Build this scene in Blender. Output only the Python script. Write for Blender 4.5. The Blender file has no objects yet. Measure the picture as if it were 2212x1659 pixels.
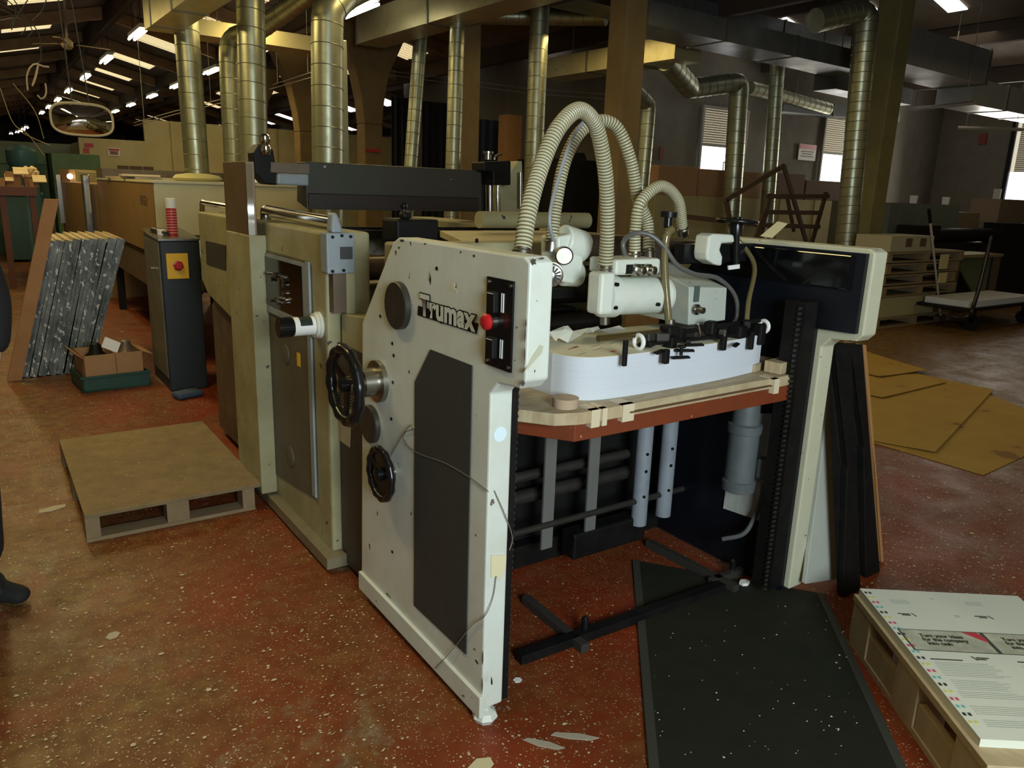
import bpy, bmesh, math, random
from mathutils import Vector, Matrix
import numpy as np
random.seed(7)
scn = bpy.context.scene
C = scn.collection
R = math.radians

# ------------------------------------------------------------------ camera
F_PX, PITCH, ROLL, YAW, CAM_H = 1652.11, .247232, .0345123, .608361, 1.6
_cp, _sp = math.cos(PITCH), math.sin(PITCH)
_fw = Vector((math.sin(YAW)*_cp, math.cos(YAW)*_cp, -_sp))
_rt = Vector((math.cos(YAW), -math.sin(YAW), 0))
_up = _rt.cross(_fw)
_R = _rt*math.cos(ROLL) + _up*math.sin(ROLL)
_U = -_rt*math.sin(ROLL) + _up*math.cos(ROLL)
cam_d = bpy.data.cameras.new('camera'); cam = bpy.data.objects.new('camera', cam_d); C.objects.link(cam)
cam_d.sensor_width = 36; cam_d.lens = F_PX*36/2212; cam_d.clip_end = 200; cam_d.clip_start = .05
m3 = Matrix((_R, _U, -_fw)).transposed()
cam.matrix_world = Matrix.Translation((0, 0, CAM_H)) @ m3.to_4x4()
scn.camera = cam
EYE = Vector((0, 0, CAM_H))
def ray(x, y): return _R*((x-1106)/F_PX) - _U*((y-829.5)/F_PX) + _fw
def PZ(x, y, z=0.): d = ray(x, y); return EYE + d*((z-CAM_H)/d.z)
def PX(x, y, X): d = ray(x, y); return EYE + d*(X/d.x)
def PY(x, y, Y): d = ray(x, y); return EYE + d*(Y/d.y)

# ------------------------------------------------------------------ light
vs = scn.view_settings
vs.view_transform = 'Standard'; vs.look = 'None'; vs.gamma = 1; vs.exposure = -0.1
try: vs.use_curve_mapping = False
except Exception: pass
w = bpy.data.worlds.new('world'); scn.world = w; w.use_nodes = True
bg = w.node_tree.nodes['Background']; bg.inputs[0].default_value = (.55, .65, .8, 1); bg.inputs[1].default_value = .15
WARM = (1.0, .77, .33)
COOL = (.83, .95, 1.0)
def area(name, loc, target, sx, sy, energy, col):
    l = bpy.data.lights.new(name, 'AREA'); l.shape = 'RECTANGLE'; l.size = sx; l.size_y = sy; l.energy = energy; l.color = col
    o = bpy.data.objects.new(name, l); C.objects.link(o); o.location = loc
    o.rotation_euler = (Vector(target)-Vector(loc)).to_track_quat('-Z', 'Y').to_euler()
    return o
# added cool frontal fill from behind the camera, standing in for a flash
area('added_frontal_fill', (.35, -1.95, 1.95), (2.0, 2.2, .95), 1.4, 1.2, 190, COOL)
# fluorescent battens over the aisle, out of the top of the frame
for i, (lx, ly, e) in enumerate([(.1, .9, 14), (-.2, 4.2, 52), (.2, 8.2, 75), (.6, 13.0, 60), (3.4, 6.6, 34), (3.4, 10.2, 38), (7.4, 5.0, 20), (7.2, 9.0, 22), (2.4, 14, 40), (4.6, 17, 40), (9.0, 1.2, 22), (13.6, 4.6, 8)]):
    area('overhead_batten_light', (lx, ly, 3.75), (lx, ly, 0), .25, 1.5, e, WARM)
# daylight falling in at the windows on the right
area('daylight_right_window', (20.2, 8.9, 2.4), (12, 6, 1.5), 1.4, 2.0, 120, (1, .96, .84))
area('daylight_far_windows', (15.2, 10.6, 2.5), (12, 4, .6), 5.0, .9, 45, (1, .96, .84))
area('roof_light_spill', (14.5, 7.5, 4.3), (14.5, 7.5, 0), 3, 2, 25, (1, .92, .75))

# ------------------------------------------------------------------ materials
_m = {}
def mat(name, col, rough=.5, metal=0., col2=None, sc=6., amt=.6, dark=None, dsc=30., dth=.68, bump=0., emit=0., stretch=None, spec=.5, trans=0.):
    if name in _m: return _m[name]
    m = bpy.data.materials.new(name); m.use_nodes = True; nt = m.node_tree; b = nt.nodes['Principled BSDF']
    b.inputs['Base Color'].default_value = (*col, 1); b.inputs['Roughness'].default_value = rough; b.inputs['Metallic'].default_value = metal
    b.inputs['Specular IOR Level'].default_value = spec
    if trans: b.inputs['Transmission Weight'].default_value = trans
    N, L = nt.nodes, nt.links
    tc = N.new('ShaderNodeTexCoord'); mp = N.new('ShaderNodeMapping')
    oi = N.new('ShaderNodeObjectInfo'); av = N.new('ShaderNodeVectorMath'); av.operation = 'ADD'   # no two copies wear alike
    L.new(tc.outputs['Object'], av.inputs[0]); L.new(oi.outputs['Location'], av.inputs[1]); L.new(av.outputs[0], mp.inputs[0])
    if stretch: mp.inputs['Scale'].default_value = stretch
    last = None
    if col2 is not None:
        n = N.new('ShaderNodeTexNoise'); n.inputs['Scale'].default_value = sc; n.inputs['Detail'].default_value = 6; n.inputs['Roughness'].default_value = .65
        L.new(mp.outputs[0], n.inputs['Vector'])
        r = N.new('ShaderNodeMapRange'); r.inputs[1].default_value = .35; r.inputs[2].default_value = .68; r.inputs[4].default_value = amt
        L.new(n.outputs['Fac'], r.inputs[0])
        mx = N.new('ShaderNodeMix'); mx.data_type = 'RGBA'; mx.inputs[6].default_value = (*col, 1); mx.inputs[7].default_value = (*col2, 1)
        L.new(r.outputs[0], mx.inputs[0]); last = mx.outputs[2]
        if bump:
            bp = N.new('ShaderNodeBump'); bp.inputs['Strength'].default_value = bump; bp.inputs['Distance'].default_value = .01
            L.new(n.outputs['Fac'], bp.inputs['Height']); L.new(bp.outputs[0], b.inputs['Normal'])
        rr = N.new('ShaderNodeMapRange'); rr.inputs[3].default_value = max(.03, rough-.1); rr.inputs[4].default_value = min(1, rough+.15)
        L.new(n.outputs['Fac'], rr.inputs[0]); L.new(rr.outputs[0], b.inputs['Roughness'])
    if dark is not None:
        n = N.new('ShaderNodeTexNoise'); n.inputs['Scale'].default_value = dsc; n.inputs['Detail'].default_value = 3; L.new(mp.outputs[0], n.inputs['Vector'])
        r = N.new('ShaderNodeMapRange'); r.inputs[1].default_value = dth; r.inputs[2].default_value = dth+.03; L.new(n.outputs['Fac'], r.inputs[0])
        mx = N.new('ShaderNodeMix'); mx.data_type = 'RGBA'; mx.inputs[7].default_value = (*dark, 1)
        if last: L.new(last, mx.inputs[6])
        else: mx.inputs[6].default_value = (*col, 1)
        L.new(r.outputs[0], mx.inputs[0]); last = mx.outputs[2]
    if last: L.new(last, b.inputs['Base Color'])
    if emit:
        b.inputs['Emission Color'].default_value = (*col, 1); b.inputs['Emission Strength'].default_value = emit
    _m[name] = m; return m

CREAM = mat('cream machine paint', (.61, .67, .61), .42, col2=(.47, .46, .36), sc=2.6, amt=.75, dark=(.10, .085, .06), dsc=24, dth=.715)
CREAM2 = mat('aged cream machine paint', (.33, .31, .175), .5, col2=(.21, .19, .09), sc=4, amt=.8, dark=(.05, .04, .03), dsc=20, dth=.69)
DRYCR = mat('yellowed cream paint', (.62, .58, .34), .55, col2=(.5, .45, .25), sc=3)
CAST = mat('pale cast housing', (.62, .66, .58), .4, col2=(.5, .52, .42), sc=9, amt=.5)
GREYP = mat('dark grey panel', (.034, .037, .033), .6, col2=(.025, .027, .026), sc=8, dark=(.3, .3, .27), dsc=40, dth=.77)
GDOOR = mat('grey brown door panel', (.11, .10, .07), .55, col2=(.07, .06, .04), sc=4, dark=(.45, .45, .4), dsc=45, dth=.76)
BLUEG = mat('blue grey enamel', (.25, .29, .31), .45, col2=(.16, .19, .21), sc=8)
BLACK = mat('black enamel', (.005, .0055, .006), .22, col2=(.009, .009, .009), sc=8, spec=.4)
BLKG = mat('glossy black plate', (.003, .0035, .004), .10, spec=.5)
BLKM = mat('matt black metal', (.004, .004, .004), .55, col2=(.010, .009, .007), sc=12, spec=.2)
NAVY = mat('dark navy plate', (.0035, .0055, .010), .35, col2=(.008, .008, .008), sc=5, spec=.3)
DKMET = mat('oily dark steel', (.07, .065, .055), .4, .6, col2=(.03, .027, .022), sc=14)
BROWNM = mat('brown shadowed steel', (.16, .12, .08), .45, .4, col2=(.09, .065, .045), sc=7)
STEEL = mat('bright steel', (.36, .345, .30), .3, 1., col2=(.22, .2, .16), sc=12)
CHROME = mat('chrome', (.75, .75, .72), .12, 1.)
TUBEG = mat('grey tube paint', (.25, .28, .31), .45, col2=(.17, .19, .21), sc=12)
BARG = mat('grey flat bar', (.13, .13, .115), .55, col2=(.14, .14, .13), sc=10)
GALV = mat('galvanised duct', (.46, .48, .34), .36, .85, col2=(.28, .28, .2), sc=5, amt=.8)
GALV2 = mat('galvanised box duct', (.55, .5, .3), .38, .6, col2=(.42, .38, .2), sc=3, amt=.8, dark=(.2, .17, .08), dsc=14, dth=.7)
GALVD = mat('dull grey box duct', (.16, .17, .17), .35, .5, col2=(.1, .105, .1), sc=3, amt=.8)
SEAM = mat('duct seam', (.2, .2, .15), .45, .8)
RED = mat('red plastic', (.42, .012, .015), .35)
YEL = mat('yellow plate', (.75, .45, .02), .45)
WHITE = mat('white card', (.75, .76, .72), .6)
PAPER = mat('white paper edge', (.56, .60, .64), .8, col2=(.50, .54, .59), sc=3, amt=.5, stretch=(1, 1, 60), spec=.15)
PTOP = mat('printed top sheet', (.72, .70, .52), .7, col2=(.5, .46, .34), sc=5, amt=.5)
HOSE = mat('ribbed hose plastic', (.50, .50, .34), .35, col2=(.38, .36, .22), sc=6)
WOODP = mat('pale plywood', (.46, .39, .24), .6, col2=(.30, .21, .11), sc=7, amt=.9, stretch=(1, 6, 1))
WOODR = mat('orange brown board', (.175, .034, .008), .5, col2=(.10, .024, .008), sc=8, dark=(.5, .4, .28), dsc=30, dth=.7)
WOODPAL = mat('dusty pallet wood', (.24, .17, .085), .8, col2=(.15, .1, .05), sc=7, stretch=(1, 5, 1), dark=(.6, .55, .42), dsc=70, dth=.72)
OSB = mat('scuffed board top', (.22, .155, .07), .9, col2=(.12, .09, .042), sc=11, dark=(.62, .56, .4), dsc=55, dth=.72)
WOODN = mat('new pallet wood', (.46, .36, .2), .7, col2=(.33, .24, .13), sc=6, stretch=(6, 1, 1))
BROWNW = mat('dark brown timber', (.11, .065, .035), .6, col2=(.07, .04, .02), sc=6)
ORW = mat('orange timber', (.36, .18, .06), .65, col2=(.26, .12, .04), sc=4)
CARD = mat('brown cardboard', (.36, .2, .09), .8, col2=(.28, .15, .06), sc=5)
CARDY = mat('yellow brown card sheet', (.38, .235, .035), .8, col2=(.30, .17, .025), sc=3, dark=(.2, .11, .03), dsc=3, dth=.66)
GREENM = mat('green machine paint', (.06, .13, .05), .5, col2=(.035, .09, .04), sc=5)
GREENT = mat('dark green plastic', (.012, .06, .04), .45, col2=(.01, .035, .025), sc=8)
BINM = mat('blue green bin plastic', (.03, .075, .075), .5)
CONC = mat('ochre concrete', (.20, .135, .05), .85, col2=(.13, .085, .03), sc=3, bump=.2)
PILLAR = mat('yellow green painted pillar', (.21, .18, .06), .75, col2=(.13, .115, .05), sc=3, dark=(.03, .03, .02), dsc=14, dth=.72)
OFFW = mat('cream partition', (.50, .44, .24), .7, col2=(.4, .34, .17), sc=2)
DARKW = mat('dim painted brick', (.155, .14, .105), .85, col2=(.11, .098, .072), sc=3)
ROOF = mat('dark roof sheet', (.15, .11, .075), .8, col2=(.09, .065, .04), sc=3)
BEAM = mat('roof timber', (.36, .23, .11), .8, col2=(.14, .09, .045), sc=4)
RUB = mat('rubber mat', (.017, .018, .010), .75, col2=(.009, .010, .006), sc=9, dark=(.25, .24, .18), dsc=60, dth=.765, bump=.3, spec=.2)
RUBE = mat('mat edge', (.035, .036, .025), .7)
SKYL = mat('translucent roof light', (1, .84, .5), .5, emit=.75)
SKYB = mat('bright roof light', (1, .98, .94), .5, emit=1.6)
TUBEL = mat('lit fluorescent tube', (1, .95, .72), .5, emit=9)
GLOW = mat('bright daylight pane', (1, 1, 1), .5, emit=3)
BLIND = mat('drawn blind slats', (.5, .45, .33), .7)
NAVYC = mat('navy sheet', (.012, .014, .025), .7)
AMBER = mat('smoky amber tube', (.20, .165, .07), .10, trans=.3, spec=.7)
CABLE = mat('grey cable', (.02, .018, .014), .6)
SCR = mat('ink stained screen frame', (.17, .18, .165), .5, .2, col2=(.03, .045, .04), sc=7, amt=1., dark=(.5, .5, .46), dsc=34, dth=.60, stretch=(1, 1, .6))
SKIN = mat('skin', (.5, .3, .2), .5)
CLOTH = mat('black cloth', (.008, .008, .009), .85)
HAIR = mat('dark hair', (.02, .013, .008), .7)

def floor_mat():
    m = bpy.data.materials.new('worn red floor paint'); m.use_nodes = True; nt = m.node_tree; N, L = nt.nodes, nt.links; b = N['Principled BSDF']
    tc = N.new('ShaderNodeTexCoord'); ad = N.new('ShaderNodeVectorMath'); ad.operation = 'ADD'; L.new(tc.outputs['Object'], ad.inputs[0]); ad.inputs[1].default_value = (9, 29.4, -.1); W = ad.outputs[0]
    def noise(sc, det=8, rough=.6):
        n = N.new('ShaderNodeTexNoise'); n.inputs['Scale'].default_value = sc; n.inputs['Detail'].default_value = det; n.inputs['Roughness'].default_value = rough
        L.new(W, n.inputs['Vector']); return n.outputs['Fac']
    def ramp(f, a, c, lo=0., hi=1.):
        r = N.new('ShaderNodeMapRange'); r.inputs[1].default_value = a; r.inputs[2].default_value = c; r.inputs[3].default_value = lo; r.inputs[4].default_value = hi
        L.new(f, r.inputs[0]); return r.outputs[0]
    def mix(f, a, c):
        x = N.new('ShaderNodeMix'); x.data_type = 'RGBA'
        for s, v in ((6, a), (7, c)):
            if isinstance(v, tuple): x.inputs[s].default_value = (*v, 1)
            else: L.new(v, x.inputs[s])
        L.new(f, x.inputs[0]); return x.outputs[2]
    def math_(op, a, c):
        x = N.new('ShaderNodeMath'); x.operation = op
        for s, v in ((0, a), (1, c)):
            if isinstance(v, float): x.inputs[s].default_value = v
            else: L.new(v, x.inputs[s])
        return x.outputs[0]
    base = mix(ramp(noise(1.3), .35, .65), (.22, .022, .004), (.135, .026, .006))
    # bare worn patches, more of them away from the machine
    sep = N.new('ShaderNodeSeparateXYZ'); L.new(W, sep.inputs[0])
    wear = math_('ADD', noise(1.1, 10, .72), math_('MULTIPLY', noise(9, 6, .7), .35))
    zoneL = ramp(sep.outputs[0], 1.3, -.6, -.05, .05)      # the walked aisle is barer
    zoneR = ramp(sep.outputs[0], 3.6, 7., .0, .12)
    zone = math_('ADD', zoneL, zoneR)
    for cx_, cy_, rr_, am_ in ((.62, 1.75, .55, .10), (.28, 1.3, .5, .09), (.95, 1.25, .25, .07), (.1, 3.4, .8, .05)):   # scuffed patches in the aisle
        vm = N.new('ShaderNodeVectorMath'); vm.operation = 'DISTANCE'; L.new(W, vm.inputs[0]); vm.inputs[1].default_value = (cx_, cy_, 0)
        zone = math_('ADD', zone, ramp(vm.outputs['Value'], rr_, rr_*.2, 0., am_))
    wf = ramp(math_('ADD', wear, zone), .735, .83)
    c1 = mix(wf, base, mix(ramp(noise(30), .4, .6), (.17, .125, .07), (.27, .22, .15)))
    dirt = math_('MULTIPLY', ramp(noise(2.4, 8), .38, .62, .12, 1.), ramp(sep.outputs[0], 1.5, .1, .35, .95))
    dirt = math_('MAXIMUM', dirt, ramp(sep.outputs[0], 3.8, 6.5, .0, .95)); dirt = math_('MAXIMUM', dirt, math_('MULTIPLY', ramp(sep.outputs[0], 1.0, .3, .0, .85), ramp(noise(1.7, 8), .3, .55)))
    c2 = mix(dirt, c1, mix(ramp(noise(14), .4, .6), (.09, .04, .009), (.16, .092, .024)))
    v = N.new('ShaderNodeTexVoronoi'); v.inputs['Scale'].default_value = 48; L.new(W, v.inputs['Vector'])
    vr = N.new('ShaderNodeSeparateColor'); L.new(v.outputs['Color'], vr.inputs[0])
    sp = math_('MULTIPLY', ramp(v.outputs['Distance'], .24, .18), ramp(vr.outputs[0], .78, .80))
    sp = math_('MULTIPLY', sp, ramp(noise(3.0, 3), .42, .52))
    c3 = mix(sp, c2, (.5, .42, .27))
    v2 = N.new('ShaderNodeTexVoronoi'); v2.inputs['Scale'].default_value = 120; L.new(W, v2.inputs['Vector'])
    vr2 = N.new('ShaderNodeSeparateColor'); L.new(v2.outputs['Color'], vr2.inputs[0])
    sp2 = math_('MULTIPLY', ramp(v2.outputs['Distance'], .3, .22), ramp(vr2.outputs[1], .66, .68))
    c4 = mix(sp2, c3, (.36, .28, .16))
    L.new(c4, b.inputs['Base Color'])
    L.new(ramp(noise(4), .3, .7, .38, .62), b.inputs['Roughness']); b.inputs['Specular IOR Level'].default_value = .35
    bp = N.new('ShaderNodeBump'); bp.inputs['Strength'].default_value = .25; bp.inputs['Distance'].default_value = .01; L.new(noise(22), bp.inputs['Height']); L.new(bp.outputs[0], b.inputs['Normal'])
    return m
FLOORM = floor_mat()

# ------------------------------------------------------------------ builders
_W = {}   # world location of everything built
def build(name, bm, m, parent=None, bev=0., smooth=False, mats=None):
    bmesh.ops.recalc_face_normals(bm, faces=bm.faces)
    me = bpy.data.meshes.new(name)
    vs_ = [v.co for v in bm.verts]
    lo = Vector([min(v[i] for v in vs_) for i in range(3)]); hi = Vector([max(v[i] for v in vs_) for i in range(3)])
    c = (lo+hi)/2
    if parent is None: c.z = lo.z
    bmesh.ops.translate(bm, verts=bm.verts, vec=-c)
    bm.to_mesh(me); bm.free()
    for mm in (mats or [m]): me.materials.append(mm)
    if smooth:
        for p in me.polygons: p.use_smooth = True
        try: me.set_sharp_from_angle(angle=R(38))
        except Exception: pass
    o = bpy.data.objects.new(name, me); C.objects.link(o); _W[o.name] = c.copy()
    if parent is not None:
        o.parent = parent; o.location = c - _W[parent.name]
    else: o.location = c
    if bev:
        md = o.modifiers.new('bevel', 'BEVEL'); md.width = bev; md.segments = 2; md.limit_method = 'ANGLE'; md.angle_limit = R(40)
    return o
def build_each(name, bm, m, parent, **kw):   # every loose piece becomes a part of its own
    bm.verts.ensure_lookup_table(); left = set(bm.verts)
    while left:
        st = [left.pop()]; isl = {st[0]}
        while st:
            v = st.pop()
            for e in v.link_edges:
                o_ = e.other_vert(v)
                if o_ in left: left.discard(o_); isl.add(o_); st.append(o_)
        b2 = bmesh.new(); mp = {v: b2.verts.new(v.co) for v in isl}
        for f in {f for v in isl for f in v.link_faces}: b2.faces.new([mp[v] for v in f.verts])
        build(name, b2, m, parent, **kw)
    bm.free()
def thing(name, label, cat, loc=(0, 0, 0), group=None):
    o = bpy.data.objects.new(name, None); C.objects.link(o); o.location = loc; o.empty_display_size = .1
    _W[o.name] = Vector(loc); return tag(o, label, cat, group)
def tag(o, label, cat, group=None, kind=None):
    o['label'] = label; o['category'] = cat
    if group: o['group'] = group
    if kind: o['kind'] = kind
    return o
def struct(o): o['kind'] = 'structure'; return o
def nb(): return bmesh.new()
def box(bm, x0, x1, y0, y1, z0, z1):
    g = bmesh.ops.create_cube(bm, size=1.); M = Matrix.Translation(((x0+x1)/2, (y0+y1)/2, (z0+z1)/2)) @ Matrix.Diagonal((abs(x1-x0), abs(y1-y0), abs(z1-z0), 1))
    bmesh.ops.transform(bm, matrix=M, verts=g['verts']); return bm
def obox(bm, c, s, rot):   # oriented box; rot = Matrix 3x3 or z-angle
    if not isinstance(rot, Matrix): rot = Matrix.Rotation(rot, 3, 'Z')
    g = bmesh.ops.create_cube(bm, size=1.); M = Matrix.Translation(c) @ rot.to_4x4() @ Matrix.Diagonal((*s, 1))
    bmesh.ops.transform(bm, matrix=M, verts=g['verts']); return bm
def bar(bm, p, q, wx, wy, up=(0, 0, 1)):
    p, q = Vector(p), Vector(q); d = (q-p); l = d.length; z = d.normalized(); x = Vector(up).cross(z)
    if x.length < 1e-3: x = Vector((1, 0, 0))
    x.normalize(); y = z.cross(x)
    return obox(bm, (p+q)/2, (wx, wy, l), Matrix((x, y, z)).transposed())
def prism(bm, pts, axis, a, b):
    def mk(p, t):
        if axis == 'x': return (t, p[0], p[1])
        if axis == 'y': return (p[0], t, p[1])
        return (p[0], p[1], t)
    A = [bm.verts.new(mk(p, a)) for p in pts]; B = [bm.verts.new(mk(p, b)) for p in pts]; n = len(pts)
    bm.faces.new(A); bm.faces.new(B[::-1])
    for i in range(n): bm.faces.new((A[i], A[(i+1) % n], B[(i+1) % n], B[i]))
    return bm
def hexa(bm, A, B):        # solid between two loops of points
    a = [bm.verts.new(p) for p in A]; b = [bm.verts.new(p) for p in B]; n = len(a)
    bm.faces.new(a); bm.faces.new(b[::-1])
    for i in range(n): bm.faces.new((a[i], a[(i+1) % n], b[(i+1) % n], b[i]))
    return bm
def lathe(bm, p, q, prof, seg=28):   # prof = [(t, r)] along p->q in metres
    p, q = Vector(p), Vector(q); z = (q-p).normalized(); x = z.orthogonal().normalized(); y = z.cross(x); rings = []
    for t, r in prof:
        rings.append([bm.verts.new(p+z*t+(x*math.cos(2*math.pi*k/seg)+y*math.sin(2*math.pi*k/seg))*max(r, 1e-4)) for k in range(seg)])
    for a, b in zip(rings, rings[1:]):
        for k in range(seg): bm.faces.new((a[k], a[(k+1) % seg], b[(k+1) % seg], b[k]))
    bm.faces.new(rings[0][::-1]); bm.faces.new(rings[-1]); return bm
def cyl(bm, p, q, r, r2=None, seg=24):
    l = (Vector(q)-Vector(p)).length; return lathe(bm, p, q, [(0, r), (l, r if r2 is None else r2)], seg)
def spline(pts, n=12):
    P = [Vector(p) for p in pts]; P = [P[0]*2-P[1]]+P+[P[-1]*2-P[-2]]; out = []
    for i in range(1, len(P)-2):
        for k in range(n):
            t = k/n; a, b, c, d = P[i-1:i+3]
            out.append(.5*((2*b)+(c-a)*t+(2*a-5*b+4*c-d)*t*t+(3*b-3*c+d-a)*t**3))
    out.append(P[-2]); return out
def resample(path, step):
    out = [path[0]]; acc = 0.
    for a, b in zip(path, path[1:]):
        l = (b-a).length
        while acc+l >= step and l > 1e-9:
            t = (step-acc)/l; a = a.lerp(b, t); out.append(a); l = (b-a).length; acc = 0.
        acc += l
    if (out[-1]-path[-1]).length > step*.3: out.append(path[-1])
    return out
def tube(bm, path, r, seg=12, rf=None, caps=True):
    n = len(path); x = None; rings = []
    for i, p in enumerate(path):
        d = (path[min(i+1, n-1)]-path[max(i-1, 0)]).normalized()
        if x is None: x = d.orthogonal().normalized()
        else: x = (x-d*x.dot(d)).normalized()
        y = d.cross(x); rr = rf(i) if rf else r
        rings.append([bm.verts.new(p+(x*math.cos(2*math.pi*k/seg)+y*math.sin(2*math.pi*k/seg))*rr) for k in range(seg)])
    for a, b in zip(rings, rings[1:]):
        for k in range(seg): bm.faces.new((a[k], a[(k+1) % seg], b[(k+1) % seg], b[k]))
    if caps: bm.faces.new(rings[0][::-1]); bm.faces.new(rings[-1])
    return bm
def torus(bm, c, axis, Rr, r, seg=48, s2=12, lump=None):
    z = Vector(axis).normalized(); x = z.orthogonal().normalized(); y = z.cross(x); rings = []
    for k in range(seg):
        a = 2*math.pi*k/seg; d = x*math.cos(a)+y*math.sin(a); rr = r*(lump(k) if lump else 1)
        rings.append([bm.verts.new(Vector(c)+d*Rr+(d*math.cos(2*math.pi*j/s2)+z*math.sin(2*math.pi*j/s2))*rr) for j in range(s2)])
    for k in range(seg):
        a, b = rings[k], rings[(k+1) % seg]
        for j in range(s2): bm.faces.new((a[j], a[(j+1) % s2], b[(j+1) % s2], b[j]))
    return bm
def text_bm(s, size, M, offset=0., ext=0., space=1., sx=1.):
    cu = bpy.data.curves.new('t', 'FONT'); cu.body = s; cu.size = size; cu.offset = offset; cu.extrude = ext; cu.space_character = space; cu.resolution_u = 3
    o = bpy.data.objects.new('t', cu); C.objects.link(o); dg = bpy.context.evaluated_depsgraph_get(); dg.update()
    me = bpy.data.meshes.new_from_object(o.evaluated_get(dg)); bm = nb(); bm.from_mesh(me)
    bmesh.ops.transform(bm, matrix=M @ Matrix.Diagonal((sx, 1, 1, 1)), verts=bm.verts)
    bpy.data.objects.remove(o); bpy.data.curves.remove(cu); bpy.data.meshes.remove(me); return bm
def frame4(o, x, y):
    x = Vector(x).normalized(); y = Vector(y).normalized(); z = x.cross(y)
    M = Matrix((x, y, z)).transposed().to_4x4(); M.translation = Vector(o); return M

# ================================================================== SETTING
bm = nb(); box(bm, -6, 24, -3.2, 62, -.1, 0); struct(build('floor', bm, FLOORM))
bm = nb(); box(bm, 10.0, 21.3, 11.0, 11.3, 0, 5.6); struct(build('wall_window_side', bm, DARKW))
bm = nb(); box(bm, 10.0, 10.3, 11.3, 20, 0, 5.6); struct(build('wall_return', bm, DARKW))
bm = nb(); box(bm, 21, 21.3, -3.2, 11, 0, 5.6); struct(build('wall_right', bm, DARKW))
bm = nb(); box(bm, -6, 24, 61.7, 62, 0, 5.6); struct(build('wall_far', bm, DARKW))
bm = nb(); box(bm, -6.2, -6, -3.2, 62, 0, 5.6); struct(build('wall_left', bm, OFFW))
bm = nb()
for a in ((-6, -1.6, 0, 5.6), (2.3, 24, 0, 5.6), (-1.6, 2.3, 0, .9), (-1.6, 2.3, 2.9, 5.6)): box(bm, a[0], a[1], -2.3, -2.2, a[2], a[3])
struct(build('wall_rear', bm, OFFW))
bm = nb(); box(bm, -1.6, 2.3, -2.27, -2.25, .9, 2.9); wd = struct(build('window_1', bm, mat('rear window glow', (.85, .93, 1), .5, emit=1.0)))  # unseen glowing window, built to go with the added frontal fill
bm = nb()
for k in range(7): box(bm, -1.6+k*.65-.02, -1.6+k*.65+.02, -2.25, -2.2, .9, 2.9)
for z in (.92, 1.55, 2.2, 2.88): box(bm, -1.6, 2.3, -2.25, -2.2, z-.02, z+.02)
build('window_frame', bm, BLKM, wd)

# pitched roof bays running down the hall
VAL, HALF = .45, 2.2
prof = []
x = VAL-2*HALF*2; k = 0
while x < 24.5: prof.append((x, 4.45 if k % 2 == 0 else 4.98)); x += HALF; k += 1
def roof_z(x):
    for (a, za), (b, zb) in zip(prof, prof[1:]):
        if a <= x <= b: return za+(zb-za)*(x-a)/(b-a)
    return 4.45
bm = nb(); up_ = [(p[0], p[1]) for p in prof]; hexa(bm, [(p[0], -3.3, p[1]) for p in up_]+[(p[0], -3.3, p[1]+.12) for p in up_[::-1]], [(p[0], 62, p[1]) for p in up_]+[(p[0], 62, p[1]+.12) for p in up_[::-1]])
struct(build('ceiling', bm, ROOF))
n_ = 0
for (a, za), (b, zb) in zip(prof, prof[1:]):       # long beams at ridge and valley
    n_ += 1; bm = nb(); hgt = .32 if za < 4.6 else .42
    box(bm, a-.06, a+.06, -3, 61, za-hgt, za-.01); struct(build('trim_%d' % n_, bm, mat('dark long beam', (.06, .04, .025), .85)))
for k in range(4, 15):                              # rafters across the bays
    y = 1.6+k*3.75*.92
    n_ += 1; bm = nb()
    for (a, za), (b, zb) in zip(prof, prof[1:]):
        if b < -2: continue
        hexa(bm, [(a, y-.05, za-.01), (a, y+.05, za-.01), (a, y+.05, za-.24), (a, y-.05, za-.24)], [(b, y-.05, zb-.01), (b, y+.05, zb-.01), (b, y+.05, zb-.24), (b, y-.05, zb-.24)])
    struct(build('trim_%d' % n_, bm, BEAM))
# translucent roof lights: a strip half way down each slope, between rafters
wn = 4
for k in range(2, 14):
    y = 1.6+k*3.75*.92+1.0
    for (a, za), (b, zb) in zip(prof, prof[1:]):
        if b < .3 or a > 20: continue
        if a < 2 and y < 12: continue
        if 4.5 < a < 9 and y < 14: continue
        if random.random() < .12 and a > 3: continue
        t0, t1 = (.38, .80) if za > zb else (.2, .62)
        xa, xb = a+(b-a)*t0, a+(b-a)*t1; zza, zzb = za+(zb-za)*t0-.015, za+(zb-za)*t1-.015
        bm = nb(); NR = 12
        for j in range(NR):     # corrugations run down the slope
            y0 = y+j*1.05/NR; y1 = y+(j+1)*1.05/NR; dz = -.02 if j % 2 else 0
            hexa(bm, [(xa, y0, zza+dz), (xa, y1, zza+dz), (xa, y1, zza+dz-.01), (xa, y0, zza+dz-.01)], [(xb, y0, zzb+dz), (xb, y1, zzb+dz), (xb, y1, zzb+dz-.01), (xb, y0, zzb+dz-.01)])
        struct(build('window_%d' % wn, bm, SKYL if a < 8 else SKYB)); wn += 1

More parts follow.
